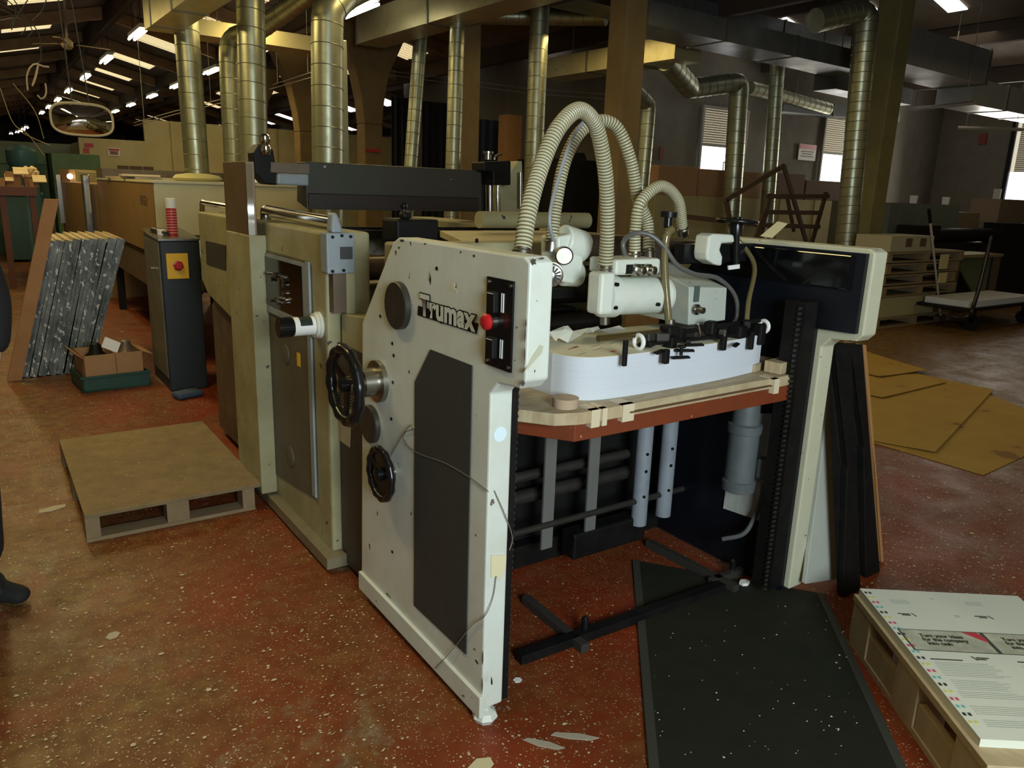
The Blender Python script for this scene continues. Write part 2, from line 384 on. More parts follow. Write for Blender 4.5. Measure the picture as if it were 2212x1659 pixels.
def roof_hit(px, py):
    d = ray(px, py).normalized(); p = EYE.copy()
    for k in range(4000):
        p = p+d*.01
        if p.z > roof_z(p.x)-.03: break
    return p
for (cx_, cy_, sx_w, sy_w) in ((1850, 98, .9, .5), (1897, 108, .7, .5), (1835, 152, .9, .5), (1560, 160, .8, .5), (1830, 208, 1.2, .4), (1885, 228, 1.0, .5), (1500, 88, .6, .4), (1850, 8, .6, .4), (2040, -4, .9, .3), (1540, 205, 1.4, .4), (1815, 10, .5, .4)):
    h = roof_hit(cx_, cy_); bm = nb(); q_ = [(h.x-sx_w/2, h.y-sy_w/2), (h.x+sx_w/2, h.y-sy_w/2), (h.x+sx_w/2, h.y+sy_w/2), (h.x-sx_w/2, h.y+sy_w/2)]
    hexa(bm, [(x_, y_, roof_z(x_)-.02) for x_, y_ in q_], [(x_, y_, roof_z(x_)-.04) for x_, y_ in q_]); struct(build('window_%d' % wn, bm, SKYB)); wn += 1
# windows on the far right
def window(n, x0, x1, Yw, z0, z1, zb):
    bm = nb(); box(bm, x0, x1, Yw-.02, Yw, z0, zb); o = struct(build('window_%d' % n, bm, GLOW))
    bm = nb(); hh = .045; z = zb
    while z < z1: box(bm, x0+.04, x1-.04, Yw-.035, Yw-.02, z, z+hh*.8); z += hh
    build('blind', bm, BLIND, o)
    bm = nb(); box(bm, x0+.04, x1-.04, Yw-.015, Yw, zb, z1); build('pane', bm, mat('shaded daylight pane', (1, .93, .75), .5, emit=.6), o)
    bm = nb(); box(bm, x0-.05, x0, Yw-.06, Yw, z0, z1); box(bm, x1, x1+.05, Yw-.06, Yw, z0, z1); box(bm, x0-.05, x1+.05, Yw-.06, Yw, z1, z1+.05); box(bm, x0, x1, Yw-.06, Yw, zb-.03, zb+.01)
    xm = (x0+x1)/2; box(bm, xm+.05, xm+.07, Yw-.05, Yw-.02, z0, zb-.3); box(bm, xm+.05, x1, Yw-.05, Yw-.02, zb-.32, zb-.3)
    build('window_frame', bm, mat('pale window frame', (.3, .29, .25), .6), o); return o
window(2, 11.98, 13.25, 10.98, 1.9, 3.3, 2.62)
window(3, 15.95, 17.9, 10.98, 1.9, 3.5, 2.68)
bm = nb(); box(bm, 20.98, 21, 7.2, 9.15, 1.35, 2.45); w4 = struct(build('window_60', bm, GLOW))
bm = nb(); z = 2.45
while z < 3.9: box(bm, 20.94, 20.97, 7.2, 9.05, z, z+.036); z += .045
build('blind', bm, BLIND, w4)
bm = nb(); box(bm, 20.97, 21, 7.2, 9.15, 2.45, 3.9); build('pane', bm, _m['shaded daylight pane'], w4)
bm = nb(); box(bm, 20.9, 21, 9.15, 9.25, 1.3, 3.95); box(bm, 20.9, 21, 7.2, 9.2, 3.9, 3.95); box(bm, 20.88, 21, 7.2, 9.2, 1.28, 1.34); build('window_frame', bm, BLKM, w4)

# concrete portal columns with haunches
def column(x, y, label, wdt=.36, m=CONC, haunch=True, top=4.4):
    bm = nb(); h = wdt/2
    box(bm, x-h, x+h, y-h, y+h, 0, 2.7 if haunch else top)
    if haunch:
        pts = [(x-h, 2.7), (x-h-.04, 3.1), (x-h-.15, 3.6), (x-h-.45, 4.2), (x-h-.5, top), (x+h+.5, top), (x+h+.45, 4.2), (x+h+.15, 3.6), (x+h+.04, 3.1), (x+h, 2.7)]
        prism(bm, pts, 'y', y-h, y+h)
    return tag(build('concrete_column', bm, m, bev=.02), label, 'column', 'concrete columns down the hall')
column(6.2, 6.9, 'ochre concrete column rising behind the arched ribbed hoses', .3, CONC, False, 4.9)
column(6.2, 10.35, 'brown concrete column beside the slim duct right of the tilted one', .3, CONC, False, 4.9)
column(6.2, 13.8, 'haunched ochre column with a red arrow mark, right of the fattest duct')
column(6.2, 17.25, 'ochre column seen just left of the fattest duct')
column(6.2, 20.9, 'far ochre column half hidden by the pair of ducts', .36)
column(PY(1925, 250, 6.3).x, 6.45, 'wide yellow green painted pillar right of the spiral ducts', .34, PILLAR, False, 4.6)

# far office partition and dark sheeting
bm = nb(); box(bm, 2.05, 3.4, 19.9, 20, 0, 2.42); box(bm, 3.4, 10, 19.95, 20.05, 0, 2.9)
for x in (4.0, 5.2, 6.4, 7.6, 8.8): box(bm, x-.04, x+.04, 19.9, 19.95, 0, 2.9)
box(bm, 2.3, 2.4, 20, 30, 0, 2.42); box(bm, 3.6, 10, 19.85, 19.95, 1.62, 1.66)
tag(build('office_partition', bm, OFFW), 'long cream office partition at the far end of the hall', 'partition')
pt = bpy.data.objects['office_partition']
bm = nb()
for a, b in ((2.78, 3.0), (3.03, 3.28), (3.31, 3.52)): box(bm, a, b, 19.86, 19.9, 1.35, 1.86)
tag(build('office_window', bm, BROWNW), 'row of small dark panes set in the far cream partition', 'window')
def sign(name, lab, c1, c2, Yp, head, lines, face=WHITE, head_m=RED, cat='sign'):
    a, b = PY(*c1, Yp), PY(*c2, Yp); x0, x1, z0, z1 = a.x, b.x, min(a.z, b.z), max(a.z, b.z)
    t = thing(name, lab, cat, ((x0+x1)/2, Yp, z0))
    bm = nb(); box(bm, x0, x1, Yp-.02, Yp, z0, z1); build('plate', bm, face, t)
    if head: bm = nb(); box(bm, x0+.01, x1-.01, Yp-.026, Yp-.02, z1-(z1-z0)*head, z1-.01); build('heading', bm, head_m, t)
    if lines:
        bm = nb()
        for k in range(lines):
            zz = z1-(z1-z0)*(head+.15+k*(.75-head)/max(1, lines)); ww = (x1-x0)*(.62 if k % 2 else .75)/2; xc = (x0+x1)/2
            n = 7
            for j in range(n): box(bm, xc-ww+j*2*ww/n, xc-ww+(j+.75)*2*ww/n, Yp-.026, Yp-.02, zz-.008*Yp/11, zz+.008*Yp/11)
        build('lettering', bm, mat('faded sign lettering', (.2, .08, .06), .7), t)
    return t
sign('safety_sign', 'white safety sign with a red heading, left of the second daylit window', (1722, 345), (1763, 314), 10.97, .3, 3)
sign('safety_sign', 'cream notice with red heading on the far partition above its panes', (234, 336), (258, 321), 19.9, .3, 3)
sign('safety_sign', 'small solid red sign high at the partition corner', (183, 317), (201, 310), 19.9, 0, 0, RED)
sign('safety_sign', 'red round-edged sign just below the small solid red one', (181, 330), (192, 320), 19.9, 0, 0, RED)
a, b = PX(2112, 312, 20.97), PX(2133, 288, 20.97); bm = nb(); box(bm, 20.97, 21, b.y, a.y, a.z, b.z); tag(build('fire_notice', bm, mat('dim red notice', (.18, .03, .02), .7)), 'dim red notice on the shadowed wall right of the green pillar', 'sign')
sign('fire_notice', 'small red notice under the ceiling left of the first daylit window', (1422, 345), (1433, 318), 10.97, 0, 3, mat('dim red notice', (.18, .03, .02), .7))
bm = nb(); hexa(bm, [PY(790, 322, 13.55), PY(822, 322, 13.55), PY(822, 330, 13.55), PY(790, 326, 13.55)], [PY(790, 322, 13.6), PY(822, 322, 13.6), PY(822, 330, 13.6), PY(790, 326, 13.6)])
tag(build('arrow_mark', bm, RED), 'bright red arrow mark on the haunched ochre column', 'marking')
# tall navy sheets hanging between columns
for (a, b, yy, lab) in ((846, 893, 15.2, 'tall navy sheet hanging left of the tilted duct'), (912, 966, 15.4, 'tall navy sheet hanging right of the tilted duct'), (1035, 1090, 13, 'dark navy sheet behind the chrome topped squeegee clamp')):
    p, q = PY(a, 300, yy), PY(b, 300, yy); bm = nb(); n = 10; A = []; Bk = []
    for k in range(n+1):
        xx = p.x+(q.x-p.x)*k/n; yo = yy+.03*math.sin(k*2.2); A.append((xx, yo)); Bk.append((xx, yo+.01))
    prism(bm, A+Bk[::-1], 'z', 0.0, 3.4 if yy > 14 else 2.9)
    tag(build('navy_curtain', bm, NAVYC), lab, 'curtain', 'navy sheets hanging in the hall')
bm = nb(); p, q = PY(1096, 300, 12), PY(1126, 300, 12); box(bm, p.x, q.x, 12, 12.3, 0, PY(1110, 248, 12).z); tag(build('brown_locker', bm, ORW), 'tall orange brown locker standing left of the slim duct behind the hose', 'locker')
bm = nb(); p, q = PY(1205, 330, 9), PY(1300, 330, 9); box(bm, p.x, q.x, 9, 10, .2, PY(1250, 345, 9).z); hexa(bm, [PY(1230, 345, 9), PY(1268, 345, 9), PY(1262, 330, 9), PY(1238, 330, 9)], [PY(1230, 345, 9.3), PY(1268, 345, 9.3), PY(1262, 330, 9.3), PY(1238, 330, 9.3)])
tag(build('dark_machine_hood', bm, BLKM), 'large black machine hood seen through the arch of the hoses', 'machine')

# ================================================================== DUCTS
def spiral_duct(name, pts, r, label, Yp=None, seam=.16, m=GALV):
    P = [Vector(p) for p in pts]; path = resample(spline(P, 10) if len(P) > 2 else [P[0].lerp(P[1], k/10) for k in range(11)], .06)
    t = thing(name, label, 'duct', tuple(P[0]), 'round spiral ducts')
    n = len(path); per = max(2, int(round(seam/.06))); d0 = None
    bm = nb(); tube(bm, path, r, 28)
    nf = len(bm.faces)
    for i in range(2, n-2, per):
        d = (path[i+1]-path[i-1]).normalized(); x = d.orthogonal().normalized(); torus(bm, path[i], (d+x*.12).normalized(), r*1.003, .0042, 24, 5)
    bm.faces.ensure_lookup_table()
    for f in bm.faces[nf:]: f.material_index = 1
    build('pipe', bm, m, t, smooth=True, mats=[m, SEAM])
    return t
def vduct(px0, py0, px1, py1, Yp, r, label, zb=0.0, ztop=None, extra=None, seam=.16):
    a, b = PY(px0, py0, Yp), PY(px1, py1, Yp)   # top, bottom
    d = (a-b).normalized(); bot = b-d*((b.z-(zb if zb is not None else 1.0))/d.z)
    top = a if ztop is None else a+d*((ztop-a.z)/d.z)
    pts = [bot, bot.lerp(top, .33), bot.lerp(top, .66), top]
    if extra: pts += [PY(*e) for e in extra]
    return spiral_duct('spiral_duct', pts, r, label, seam=seam)
vduct(398, 0, 425, 360, 10.5, .145, 'galvanised spiral duct, leftmost of the tall vertical ducts', zb=1.59, ztop=4.4)
vduct(541, 0, 549, 330, 8.8, .145, 'galvanised spiral duct behind the tall steel upright', zb=1.59, ztop=4.4)
vduct(496, 130, 505, 330, 10.4, .125, 'shorter spiral duct with an elbow, left of the steel upright', extra=[(505, 85, 10.4), (545, 70, 10.2)])
vduct(707, 60, 708, 355, 7.2, .145, 'fattest spiral duct, dented and bright, in the middle left', extra=[(715, 20, 7.2), (740, -10, 7.25), (775, -30, 7.3)], seam=.2)
vduct(909, 75, 887, 365, 11.8, .112, 'slim spiral duct leaning to the right, under the yellow box duct', extra=[(912, 68, 11.9)])
vduct(989, 50, 978, 370, 9.9, .108, 'slim spiral duct right of the leaning one, elbowed at its top', extra=[(1000, 38, 9.9), (1020, 33, 9.9)])
vduct(1167, 0, 1150, 420, 9.5, .135, 'spiral duct rising behind the left leg of the front ribbed hose', ztop=4.4)
vduct(1595, 215, 1580, 450, 8.7, .15, 'spiral duct in front of the first daylit window', extra=[(1597, 185, 8.7), (1580, 180, 8.7), (1495, 190, 8.65), (1487, 185, 8.6), (1440, 130, 8.3)])
vduct(1680, 140, 1660, 420, 9.3, .125, 'spiral duct right of the first daylit window, with a bend at top', extra=[(1684, 120, 9.3), (1710, 118, 9.4)])
vduct(1870, 60, 1828, 520, 6.25, .145, 'spiral duct crossing the second daylit window', extra=[(1871, 40, 6.25), (1850, 25, 6.3), (1760, 45, 6.4)], seam=.14)
vduct(1400, 245, 1385, 420, 9.0, .11, 'thin dull duct behind the curved hose right leg', extra=[(1398, 225, 9), (1365, 190, 8.9)])
spiral_duct('spiral_duct', [PY(1000, 34, 10.9), PY(1080, 35, 10.5), PY(1180, 36, 10.1), PY(1310, 37, 9.3)], .12, 'horizontal round duct glowing yellow near the ceiling')
spiral_duct('spiral_duct', [PY(1700, 125, 9.4), PY(1750, 137, 9.3), PY(1812, 152, 9.2)], .15, 'short horizontal round duct ending left of the pillar')
spiral_duct('spiral_duct', [PY(560, 62, 10), PY(620, 20, 9.5), PY(680, -25, 9)], .12, 'shiny round duct slanting up behind the steel upright duct')
spiral_duct('spiral_duct', [PY(1620, 190, 10.2), PY(1660, 200, 10.2), PY(1790, 235, 10.2)], .12, 'bright ribbed duct just below the roof above the windows')

def box_duct(label, A, B, hgt, dep, m, joints=(), name='box_duct'):
    """rectangular duct from A to B (bottom front edge), dep = sideways vector"""
    A, B = Vector(A), Vector(B); dep = Vector(dep); up = Vector((0, 0, hgt))
    t = thing(name, label, 'duct', tuple(A), 'box ducts under the roof')
    bm = nb(); hexa(bm, [A, A+dep, A+dep+up, A+up], [B, B+dep, B+dep+up, B+up]); build('casing', bm, m, t)
    bm = nb(); d = (B-A).normalized()
    for f in joints:
        c = A.lerp(B, f)-dep*.03-up*.03; e = dep*1.06; u = up*1.06
        hexa(bm, [c-d*.02, c-d*.02+e, c-d*.02+e+u, c-d*.02+u], [c+d*.02, c+d*.02+e, c+d*.02+e+u, c+d*.02+u])
    if joints: build('flange', bm, SEAM, t)
    for f in (.15, .85):
        c = A.lerp(B, f)+dep*.5+up; bm = nb(); cyl(bm, c, (c.x, c.y, max(roof_z(c.x), c.z+.05)), .008, seg=6); build('hanger', bm, SEAM, t)
    return t
box_duct('big yellow lit box duct with a closed end, top centre', (5.45, 12.6, 3.84), (5.45, 4.5, 3.74), .44, (.5, 0, 0), GALV2, (.002, .3, .62))
box_duct('yellow lit box duct with two flanges, behind the hoses', (8, 10.9, 3.42), (8, 7.93, 3.4), .3, (.5, 0, 0), GALV2, (.38, .72, .76))
box_duct('cream box duct crossing behind the vertical ducts', (2.61, 11, 3.40), (4.6, 11, 3.38), .19, (0, .5, 0), GALV2, (.4,))
box_duct('cream box duct coming forward at the top left', (1.9, 10.6, 3.3), (1.9, 5.5, 3.25), .35, (.35, 0, 0), GALV2, (.08, .3, .5))
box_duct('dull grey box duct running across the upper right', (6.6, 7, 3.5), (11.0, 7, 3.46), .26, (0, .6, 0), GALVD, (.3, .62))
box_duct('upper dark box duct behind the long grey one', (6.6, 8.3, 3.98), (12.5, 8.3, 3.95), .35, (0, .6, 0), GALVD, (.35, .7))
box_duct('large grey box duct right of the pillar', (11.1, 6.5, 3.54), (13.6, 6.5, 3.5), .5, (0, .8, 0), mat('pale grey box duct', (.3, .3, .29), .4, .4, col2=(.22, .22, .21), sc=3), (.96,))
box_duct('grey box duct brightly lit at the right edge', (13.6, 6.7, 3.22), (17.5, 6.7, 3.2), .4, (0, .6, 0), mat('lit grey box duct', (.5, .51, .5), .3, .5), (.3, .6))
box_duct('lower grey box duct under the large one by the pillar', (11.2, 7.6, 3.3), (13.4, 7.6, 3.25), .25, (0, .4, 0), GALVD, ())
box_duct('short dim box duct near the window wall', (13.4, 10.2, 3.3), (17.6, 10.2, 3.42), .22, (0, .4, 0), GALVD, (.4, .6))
box_duct('flat dull duct behind the fattest spiral duct', (3.02, 7.45, 1.6), (3.02, 7.45, 1.62), 1.82, (0.0, .2, 0), GALV, ()) if False else None
bm = nb(); a, b = PY(738, 200, 7.6), PY(752, 200, 7.6); box(bm, a.x-.15, b.x, 7.6, 7.9, 0, PY(750, 87, 7.6).z)
tag(build('box_riser', bm, GALV, bev=.01), 'square sheet metal riser touching the fattest spiral duct', 'duct')

def rod(name, pts, r, m, label, cat, group=None):
    bm = nb()
    for P in pts: tube(bm, [Vector(p) for p in P], r, 8)
    o = tag(build(name, bm, m, smooth=True), label, cat, group)
    for f in (0, -1):
        c = Vector(pts[0][f])*.95+Vector(pts[0][-1-f])*.05 if False else Vector(pts[0][0]).lerp(Vector(pts[0][-1]), .12 if f == 0 else .88)
        bm = nb(); cyl(bm, c, (c.x, c.y, max(roof_z(c.x), c.z+.05)), .005, seg=6); build('hanger', bm, SEAM, o)
    return o
CONDM = mat('pale conduit', (.26, .23, .22), .5)
rod('conduit_pair', [[PY(590, 183, 12), PY(676, 155, 11)], [PY(582, 193, 12), PY(676, 166, 11)]], .007, CONDM, 'pair of thin pipes slanting left of the fattest duct', 'pipe')
rod('conduit_pair', [[PY(755, 142, 15.5), PY(1145, 192, 12.0), PY(1310, 204, 10.6)], [PY(755, 151, 15.5), PY(1145, 202, 12.0), PY(1310, 214, 10.6)]], .007, CONDM, 'pair of thin pale pipes crossing behind the hoses', 'pipe')
rod('conduit_pair', [[PY(290, 265, 16), PY(378, 240, 15), PY(480, 214, 14)], [PY(290, 272, 16), PY(378, 247, 15), PY(480, 222, 14)]], .008, CONDM, 'pair of thin pipes right of the round mirror', 'pipe')

# ================================================================== LAMPS
def batten(x, y, z, label, ang=0., lit=True, ln=1.2, grp='fluorescent battens'):
    t = thing('fluorescent_light', label, 'light', (x, y, z), grp)
    rot = Matrix.Rotation(ang, 3, 'Z'); c = Vector((x, y, z))
    bm = nb(); obox(bm, c+Vector((0, 0, .07)), (.11, ln, .06), ang); build('housing', bm, mat('white lamp housing', (.6, .58, .5), .5), t)
    for s in (-.045, .045):
        p = c+rot@Vector((s, -ln/2+.03, 0)); q = c+rot@Vector((s, ln/2-.03, 0)); bm = nb(); cyl(bm, p, q, .022, seg=10); build('tube', bm, TUBEL if lit else mat('unlit tube', (.5, .5, .48), .4), t, smooth=True)
    bm = nb(); zt = roof_z(x)
    for s in (-.4, .4):
        p = c+rot@Vector((0, s, .1)); cyl(bm, p, (p.x, p.y, max(zt, z+.2)), .006, seg=6)
    build('hanger', bm, BLKM, t); return t
px1 = [(293, 75), (228, 130), (184, 167), (150, 197), (125, 216), (107, 232), (90, 244)]
names = ['nearest', 'second', 'third', 'fourth', 'fifth', 'sixth', 'seventh']
for k, q in enumerate(px1):
    p = PZ(*q, 4.0); batten(2.66, p.y, 4.0, '%s lit batten of the left row receding from the top left' % names[k], grp='lit battens of the left row')
px2 = [(785, 25), (590, 105), (460, 155), (378, 186), (325, 208), (280, 227), (246, 241)]
names2 = ['batten above the big yellow duct end', 'batten beside the steel upright duct', 'batten left of the short elbowed duct', 'batten just left of the leftmost tall duct', 'batten third from the mirror', 'batten second from the mirror', 'batten touching the mirror right side']
for k, q in enumerate(px2):
    p = PZ(*q, 4.0); batten(4.8, p.y, 4.0, 'lit ' + names2[k] + ' in the right row', grp='lit battens of the right row')
for k, q in enumerate([(57, 276), (50, 280), (44, 284), (37, 286), (24, 289)]):
    p = PY(*q, 34+k*2); batten(p.x, p.y, p.z, 'tiny far batten in the distance, %s counted from the mirror side' % ['first', 'second', 'third', 'fourth', 'fifth'][k], ln=.45, grp='far tiny battens')
p, q = PY(1960, 237, 7.6), PY(2105, 222, 6.2)
rod('unlit_batten', [[p, q]], .03, mat('dim lamp body', (.25, .22, .17), .5), 'unlit pale batten hanging right of the pillar', 'light')
rod('unlit_batten', [[PY(2070, 276, 7.6), PY(2212, 280, 6.6)]], .03, _m['dim lamp body'], 'unlit batten below it at the right edge of the picture', 'light')

# ceiling fan
FANM = mat('dusty fan paint', (.14, .11, .07), .7)
f0, f1 = PY(145, 30, 14), PY(145, 95, 14)
t = thing('ceiling_fan', 'pale ceiling fan on a long drop rod, upper left', 'fan', tuple(f0))
bm = nb(); cyl(bm, (f0.x, f0.y, roof_z(f0.x)), f1, .02, seg=10); lathe(bm, f0+Vector((0, 0, .05)), f0-Vector((0, 0, .15)), [(0, .1), (.08, .06), (.2, .02)]); build('drop_rod', bm, FANM, t, smooth=True)
bm = nb(); lathe(bm, f1+Vector((0, 0, .08)), f1-Vector((0, 0, .08)), [(0, .03), (.05, .08), (.12, .08), (.16, .04)]); build('motor_hub', bm, FANM, t, smooth=True)
for k in range(3):
    a = k*2*math.pi/3+.2; d = Vector((math.cos(a), math.sin(a), 0)); bm = nb(); obox(bm, f1+d*.36, (.46, .09, .01), a); build('blade', bm, FANM, t)
# tangled cables, top left
def cable(name, pix, Yp, r, m, label, cat='cable', group=None):
    bm = nb()
    for P in pix: tube(bm, resample(spline([PY(a, b, Yp) for a, b in P], 8), .03), r, 8)
    return tag(build(name, bm, m, smooth=True), label, cat, group)
cable('cable_tangle', [[(0, 8), (45, 32), (75, 58), (87, 85), (88, 130), (80, 140)], [(15, 0), (35, 22), (22, 60), (40, 30), (60, 0)], [(0, 20), (30, 36), (25, 65)], [(100, 0), (90, 25), (70, 45)], [(0, 45), (40, 40), (70, 62), (60, 80)], [(30, 0), (50, 30), (55, 62), (45, 75)]], 6.2, .0035, CABLE, 'dark tangled cables hanging in the top left corner', group='hanging cables')
cable('coiled_cable', [[(83, 138), (68, 142), (58, 165), (60, 195)], [(83, 138), (78, 165), (68, 190), (75, 170), (82, 142)], [(84, 140), (100, 145), (106, 145)], [(98, 180), (100, 200), (92, 215), (80, 205)]], 6.2, .0055, mat('pale cable', (.34, .25, .15), .6), 'coil of pale cable hanging on a hook, upper left', group='hanging cables')
cable('slack_wire', [[(0, 190), (28, 265), (60, 290), (95, 335)], [(28, 180), (75, 240), (95, 300)], [(45, 285), (75, 300), (110, 315)]], 7.5, .0035, mat('thin brown wire', (.3, .22, .1), .6), 'thin slack wires crossing below the coil at the left edge', group='hanging cables')
# convex mirror
mc = PY(178, 258, 6.0); W2, H2 = .178, .098
t = thing('convex_mirror', 'rounded convex safety mirror hanging below the left lamps', 'mirror', (mc.x, mc.y, mc.z))
def superell(a, b, n=48, e=3.2): return [(math.copysign(abs(math.cos(2*math.pi*k/n))**(2/e)*a, math.cos(2*math.pi*k/n)), math.copysign(abs(math.sin(2*math.pi*k/n))**(2/e)*b, math.sin(2*math.pi*k/n))) for k in range(n)]
vdir = (EYE-mc).normalized(); fx = Vector((0, 0, 1)).cross(vdir).normalized(); tilt = (vdir+Vector((.12, -.05, .16))).normalized(); fx = Vector((0, 0, 1)).cross(tilt).normalized(); fy = tilt.cross(fx)
bm = nb(); rings = []
for s in [1., .85, .7, .5, .3, .12]:
    rings.append([bm.verts.new(mc+fx*(x*s)+fy*(z*s)+tilt*(.05*(1-s*s))) for x, z in superell(W2, H2)])
for a, b in zip(rings, rings[1:]):
    for k in range(48): bm.faces.new((a[k], a[(k+1) % 48], b[(k+1) % 48], b[k]))
bm.faces.new(rings[-1])
build('mirror_glass', bm, mat('mirror glass', (.8, .8, .72), .03, 1.), t, smooth=True)
bm = nb(); path = [mc+fx*x+fy*z for x, z in superell(W2+.004, H2+.004)]; tube(bm, path+[path[0]], .007, 8, caps=False); build('rim', bm, mat('mirror rim', (.35, .28, .15), .5), t, smooth=True)
bm = nb(); cyl(bm, mc+fy*H2+Vector((-.05, 0, 0)), (mc.x-.12, mc.y, 4.5), .004, seg=6); cyl(bm, mc+fy*H2+Vector((.05, 0, 0)), (mc.x-.12, mc.y, 4.5), .004, seg=6); build('hanger', bm, CABLE, t)

# ================================================================== FEEDER
X0, X1 = 1.11, 1.185
fd = thing('sheet_feeder', 'white painted sheet feeder of the press, open pile bay facing the aisle', 'press feeder', (1.9, 2.1, 0))
side = [(1.695, .055), (1.695, 1.06), (1.66, 1.095), (1.56, 1.105), (1.535, 1.13), (1.535, 1.43), (1.56, 1.443), (2.26, 1.443), (2.30, 1.425), (2.555, 1.12), (2.565, .90), (2.60, .06)]
bm = nb(); prism(bm, side, 'x', X0, X1); build('side_panel', bm, CREAM, fd, bev=.006)
bm = nb(); prism(bm, [(1.69, .03), (1.69, .105), (2.6, .115), (2.6, .04)], 'x', X0-.012, X0+.01); build('skirt_lip', bm, CREAM, fd, bev=.003)
bm = nb(); lathe(bm, (1.135, 1.715, 0), (1.135, 1.715, 1), [(0, .03), (.018, .041), (.036, .032), (.042, .016), (.06, .016)], 8); build('levelling_foot', bm, CREAM, fd)
bm = nb(); box(bm, 1.16, 1.19, 2.53, 2.57, 0, .06); build('levelling_foot', bm, CREAM, fd)
bm = nb(); prism(bm, [(1.789, .197), (1.789, 1.119), (2.034, 1.119), (2.137, .993), (2.139, .192)][::-1], 'x', X0-.004, X0); build('vent_panel', bm, GREYP, fd)
# discs and hubs
def disc(y, z, r, out, m=STEEL, nm='cover_disc'):
    bm = nb(); lathe(bm, (X0, y, z), (X0-1, y, z), [(0, r), (out-.003, r), (out, r-.003)], 40); return build(nm, bm, m, fd, smooth=True)
disc(2.245, 1.226, .078, .022, DKMET); disc(2.475, .76, .07, .02, DKMET)
bm = nb(); lathe(bm, (X0, 2.41, .935), (0, 2.41, .935), [(0, .075), (.018, .075), (.02, .05), (.07, .05), (.072, .03), (.12, .03)], 40); build('wheel_hub', bm, STEEL, fd, smooth=True)
def handwheel(c, Rr, r, spokes, m=BLACK):
    bm = nb(); c = Vector(c); lump = lambda k: 1+.12*math.sin(k*math.pi*2*12/48)
    torus(bm, c, (1, 0, 0), Rr, r, 48, 12, lump)
    for k in range(spokes):
        a = 2*math.pi*k/spokes+.5; d = Vector((0, math.cos(a), math.sin(a))); bar(bm, c+d*.01+Vector((.01, 0, 0)), c+d*Rr, .022, .012, (1, 0, 0))
    lathe(bm, c+Vector((-.022, 0, 0)), c+Vector((1, 0, 0)), [(0, .012), (.004, .022), (.05, .026)], 24)
    o = build('handwheel', bm, m, fd, smooth=True); return o
handwheel((X0-.13, 2.41, .935), .125, .019, 3)
w2 = PX(822, 1024, X0-.05); handwheel((X0-.05, w2.y, w2.z), .088, .013, 1)
bm = nb(); lathe(bm, (X0-.044, w2.y, w2.z), (0, w2.y, w2.z), [(0, .08), (.006, .08)], 32); build('wheel_web', bm, BLACK, fd, smooth=True)
bm = nb(); cyl(bm, (X0, w2.y, w2.z), (X0-.05, w2.y, w2.z), .022); build('wheel_boss', bm, STEEL, fd, smooth=True)
# logo
Mx = frame4((X0-.0025, 2.095, 1.222), (0, -1, 0), (0, 0, 1))
bm = nb(); prism(bm, [(2.122, 1.213), (1.771, 1.213), (1.765, 1.243), (2.118, 1.243)], 'x', X0-.002, X0-.0002); build('logo_band', bm, BLACK, fd)
LS, LSX = .088, 1.10
for off, dx, m_, nm in ((.0072, 0, BLACK, 'logo_outline'), (.0038, -.0012, CREAM, 'logo_lettering')):
    Mx = frame4((X0-.0028+dx, 2.102, 1.2205), (0, -1, .0), (.0, 0, 1)); Mx = Mx @ Matrix.Shear('XY', 4, (.12, 0)) if False else Mx
    bm = text_bm('Trumax', LS, Mx, offset=off, sx=LSX, space=1.04); build(nm, bm, m_, fd)
# control plate
c0, c1 = PX(1057, 599, X0), PX(1110, 805, X0)
cp = None
bm = nb(); box(bm, X0-.006, X0, c1.y+.008, c0.y+.002, c1.z-.002, c0.z+.003); cp = build('control_plate', bm, BLACK, fd)
bm = nb(); cz = c0.z; cyw = (c0.y+c1.y)/2+.005
for yy, zz in ((c0.y-.008, c0.z-.01), (c1.y+.018, c0.z-.01), (c0.y-.008, c1.z+.01), (c1.y+.018, c1.z+.01)): cyl(bm, (X0-.006, yy, zz), (X0-.01, yy, zz), .005, seg=10)
build_each('screw', bm, STEEL, cp)
bm = nb(); bb = PX(1068, 700, X0-.03); lathe(bm, (X0-.006, cyw+.02, bb.z), (0, cyw+.02, bb.z), [(0, .019), (.016, .019), (.017, .012)], 28); build('button_collar', bm, STEEL, cp, smooth=True)
bm = nb(); lathe(bm, (X0-.022, cyw+.02, bb.z), (0, cyw+.02, bb.z), [(0, .012), (.004, .0215), (.014, .022), (.019, .017), (.021, .008)], 28); build('red_button', bm, RED, cp, smooth=True)
for zz in (1.318, 1.196):
    bm = nb(); box(bm, X0-.024, X0-.006, cyw, cyw+.034, zz-.03, zz+.026); build('pushbutton', bm, BLKM, cp, bev=.003)
    bm = nb()
    for s in (-.018, -.004): box(bm, X0-.0085, X0-.006, cyw-.012+s*.6, cyw-.0095+s*.6, zz-.026, zz+.024)
    box(bm, X0-.025, X0-.024, cyw+.004, cyw+.03, zz+.02, zz+.022); build_each('marking', bm, mat('white marking', (.6, .62, .6), .5), cp)
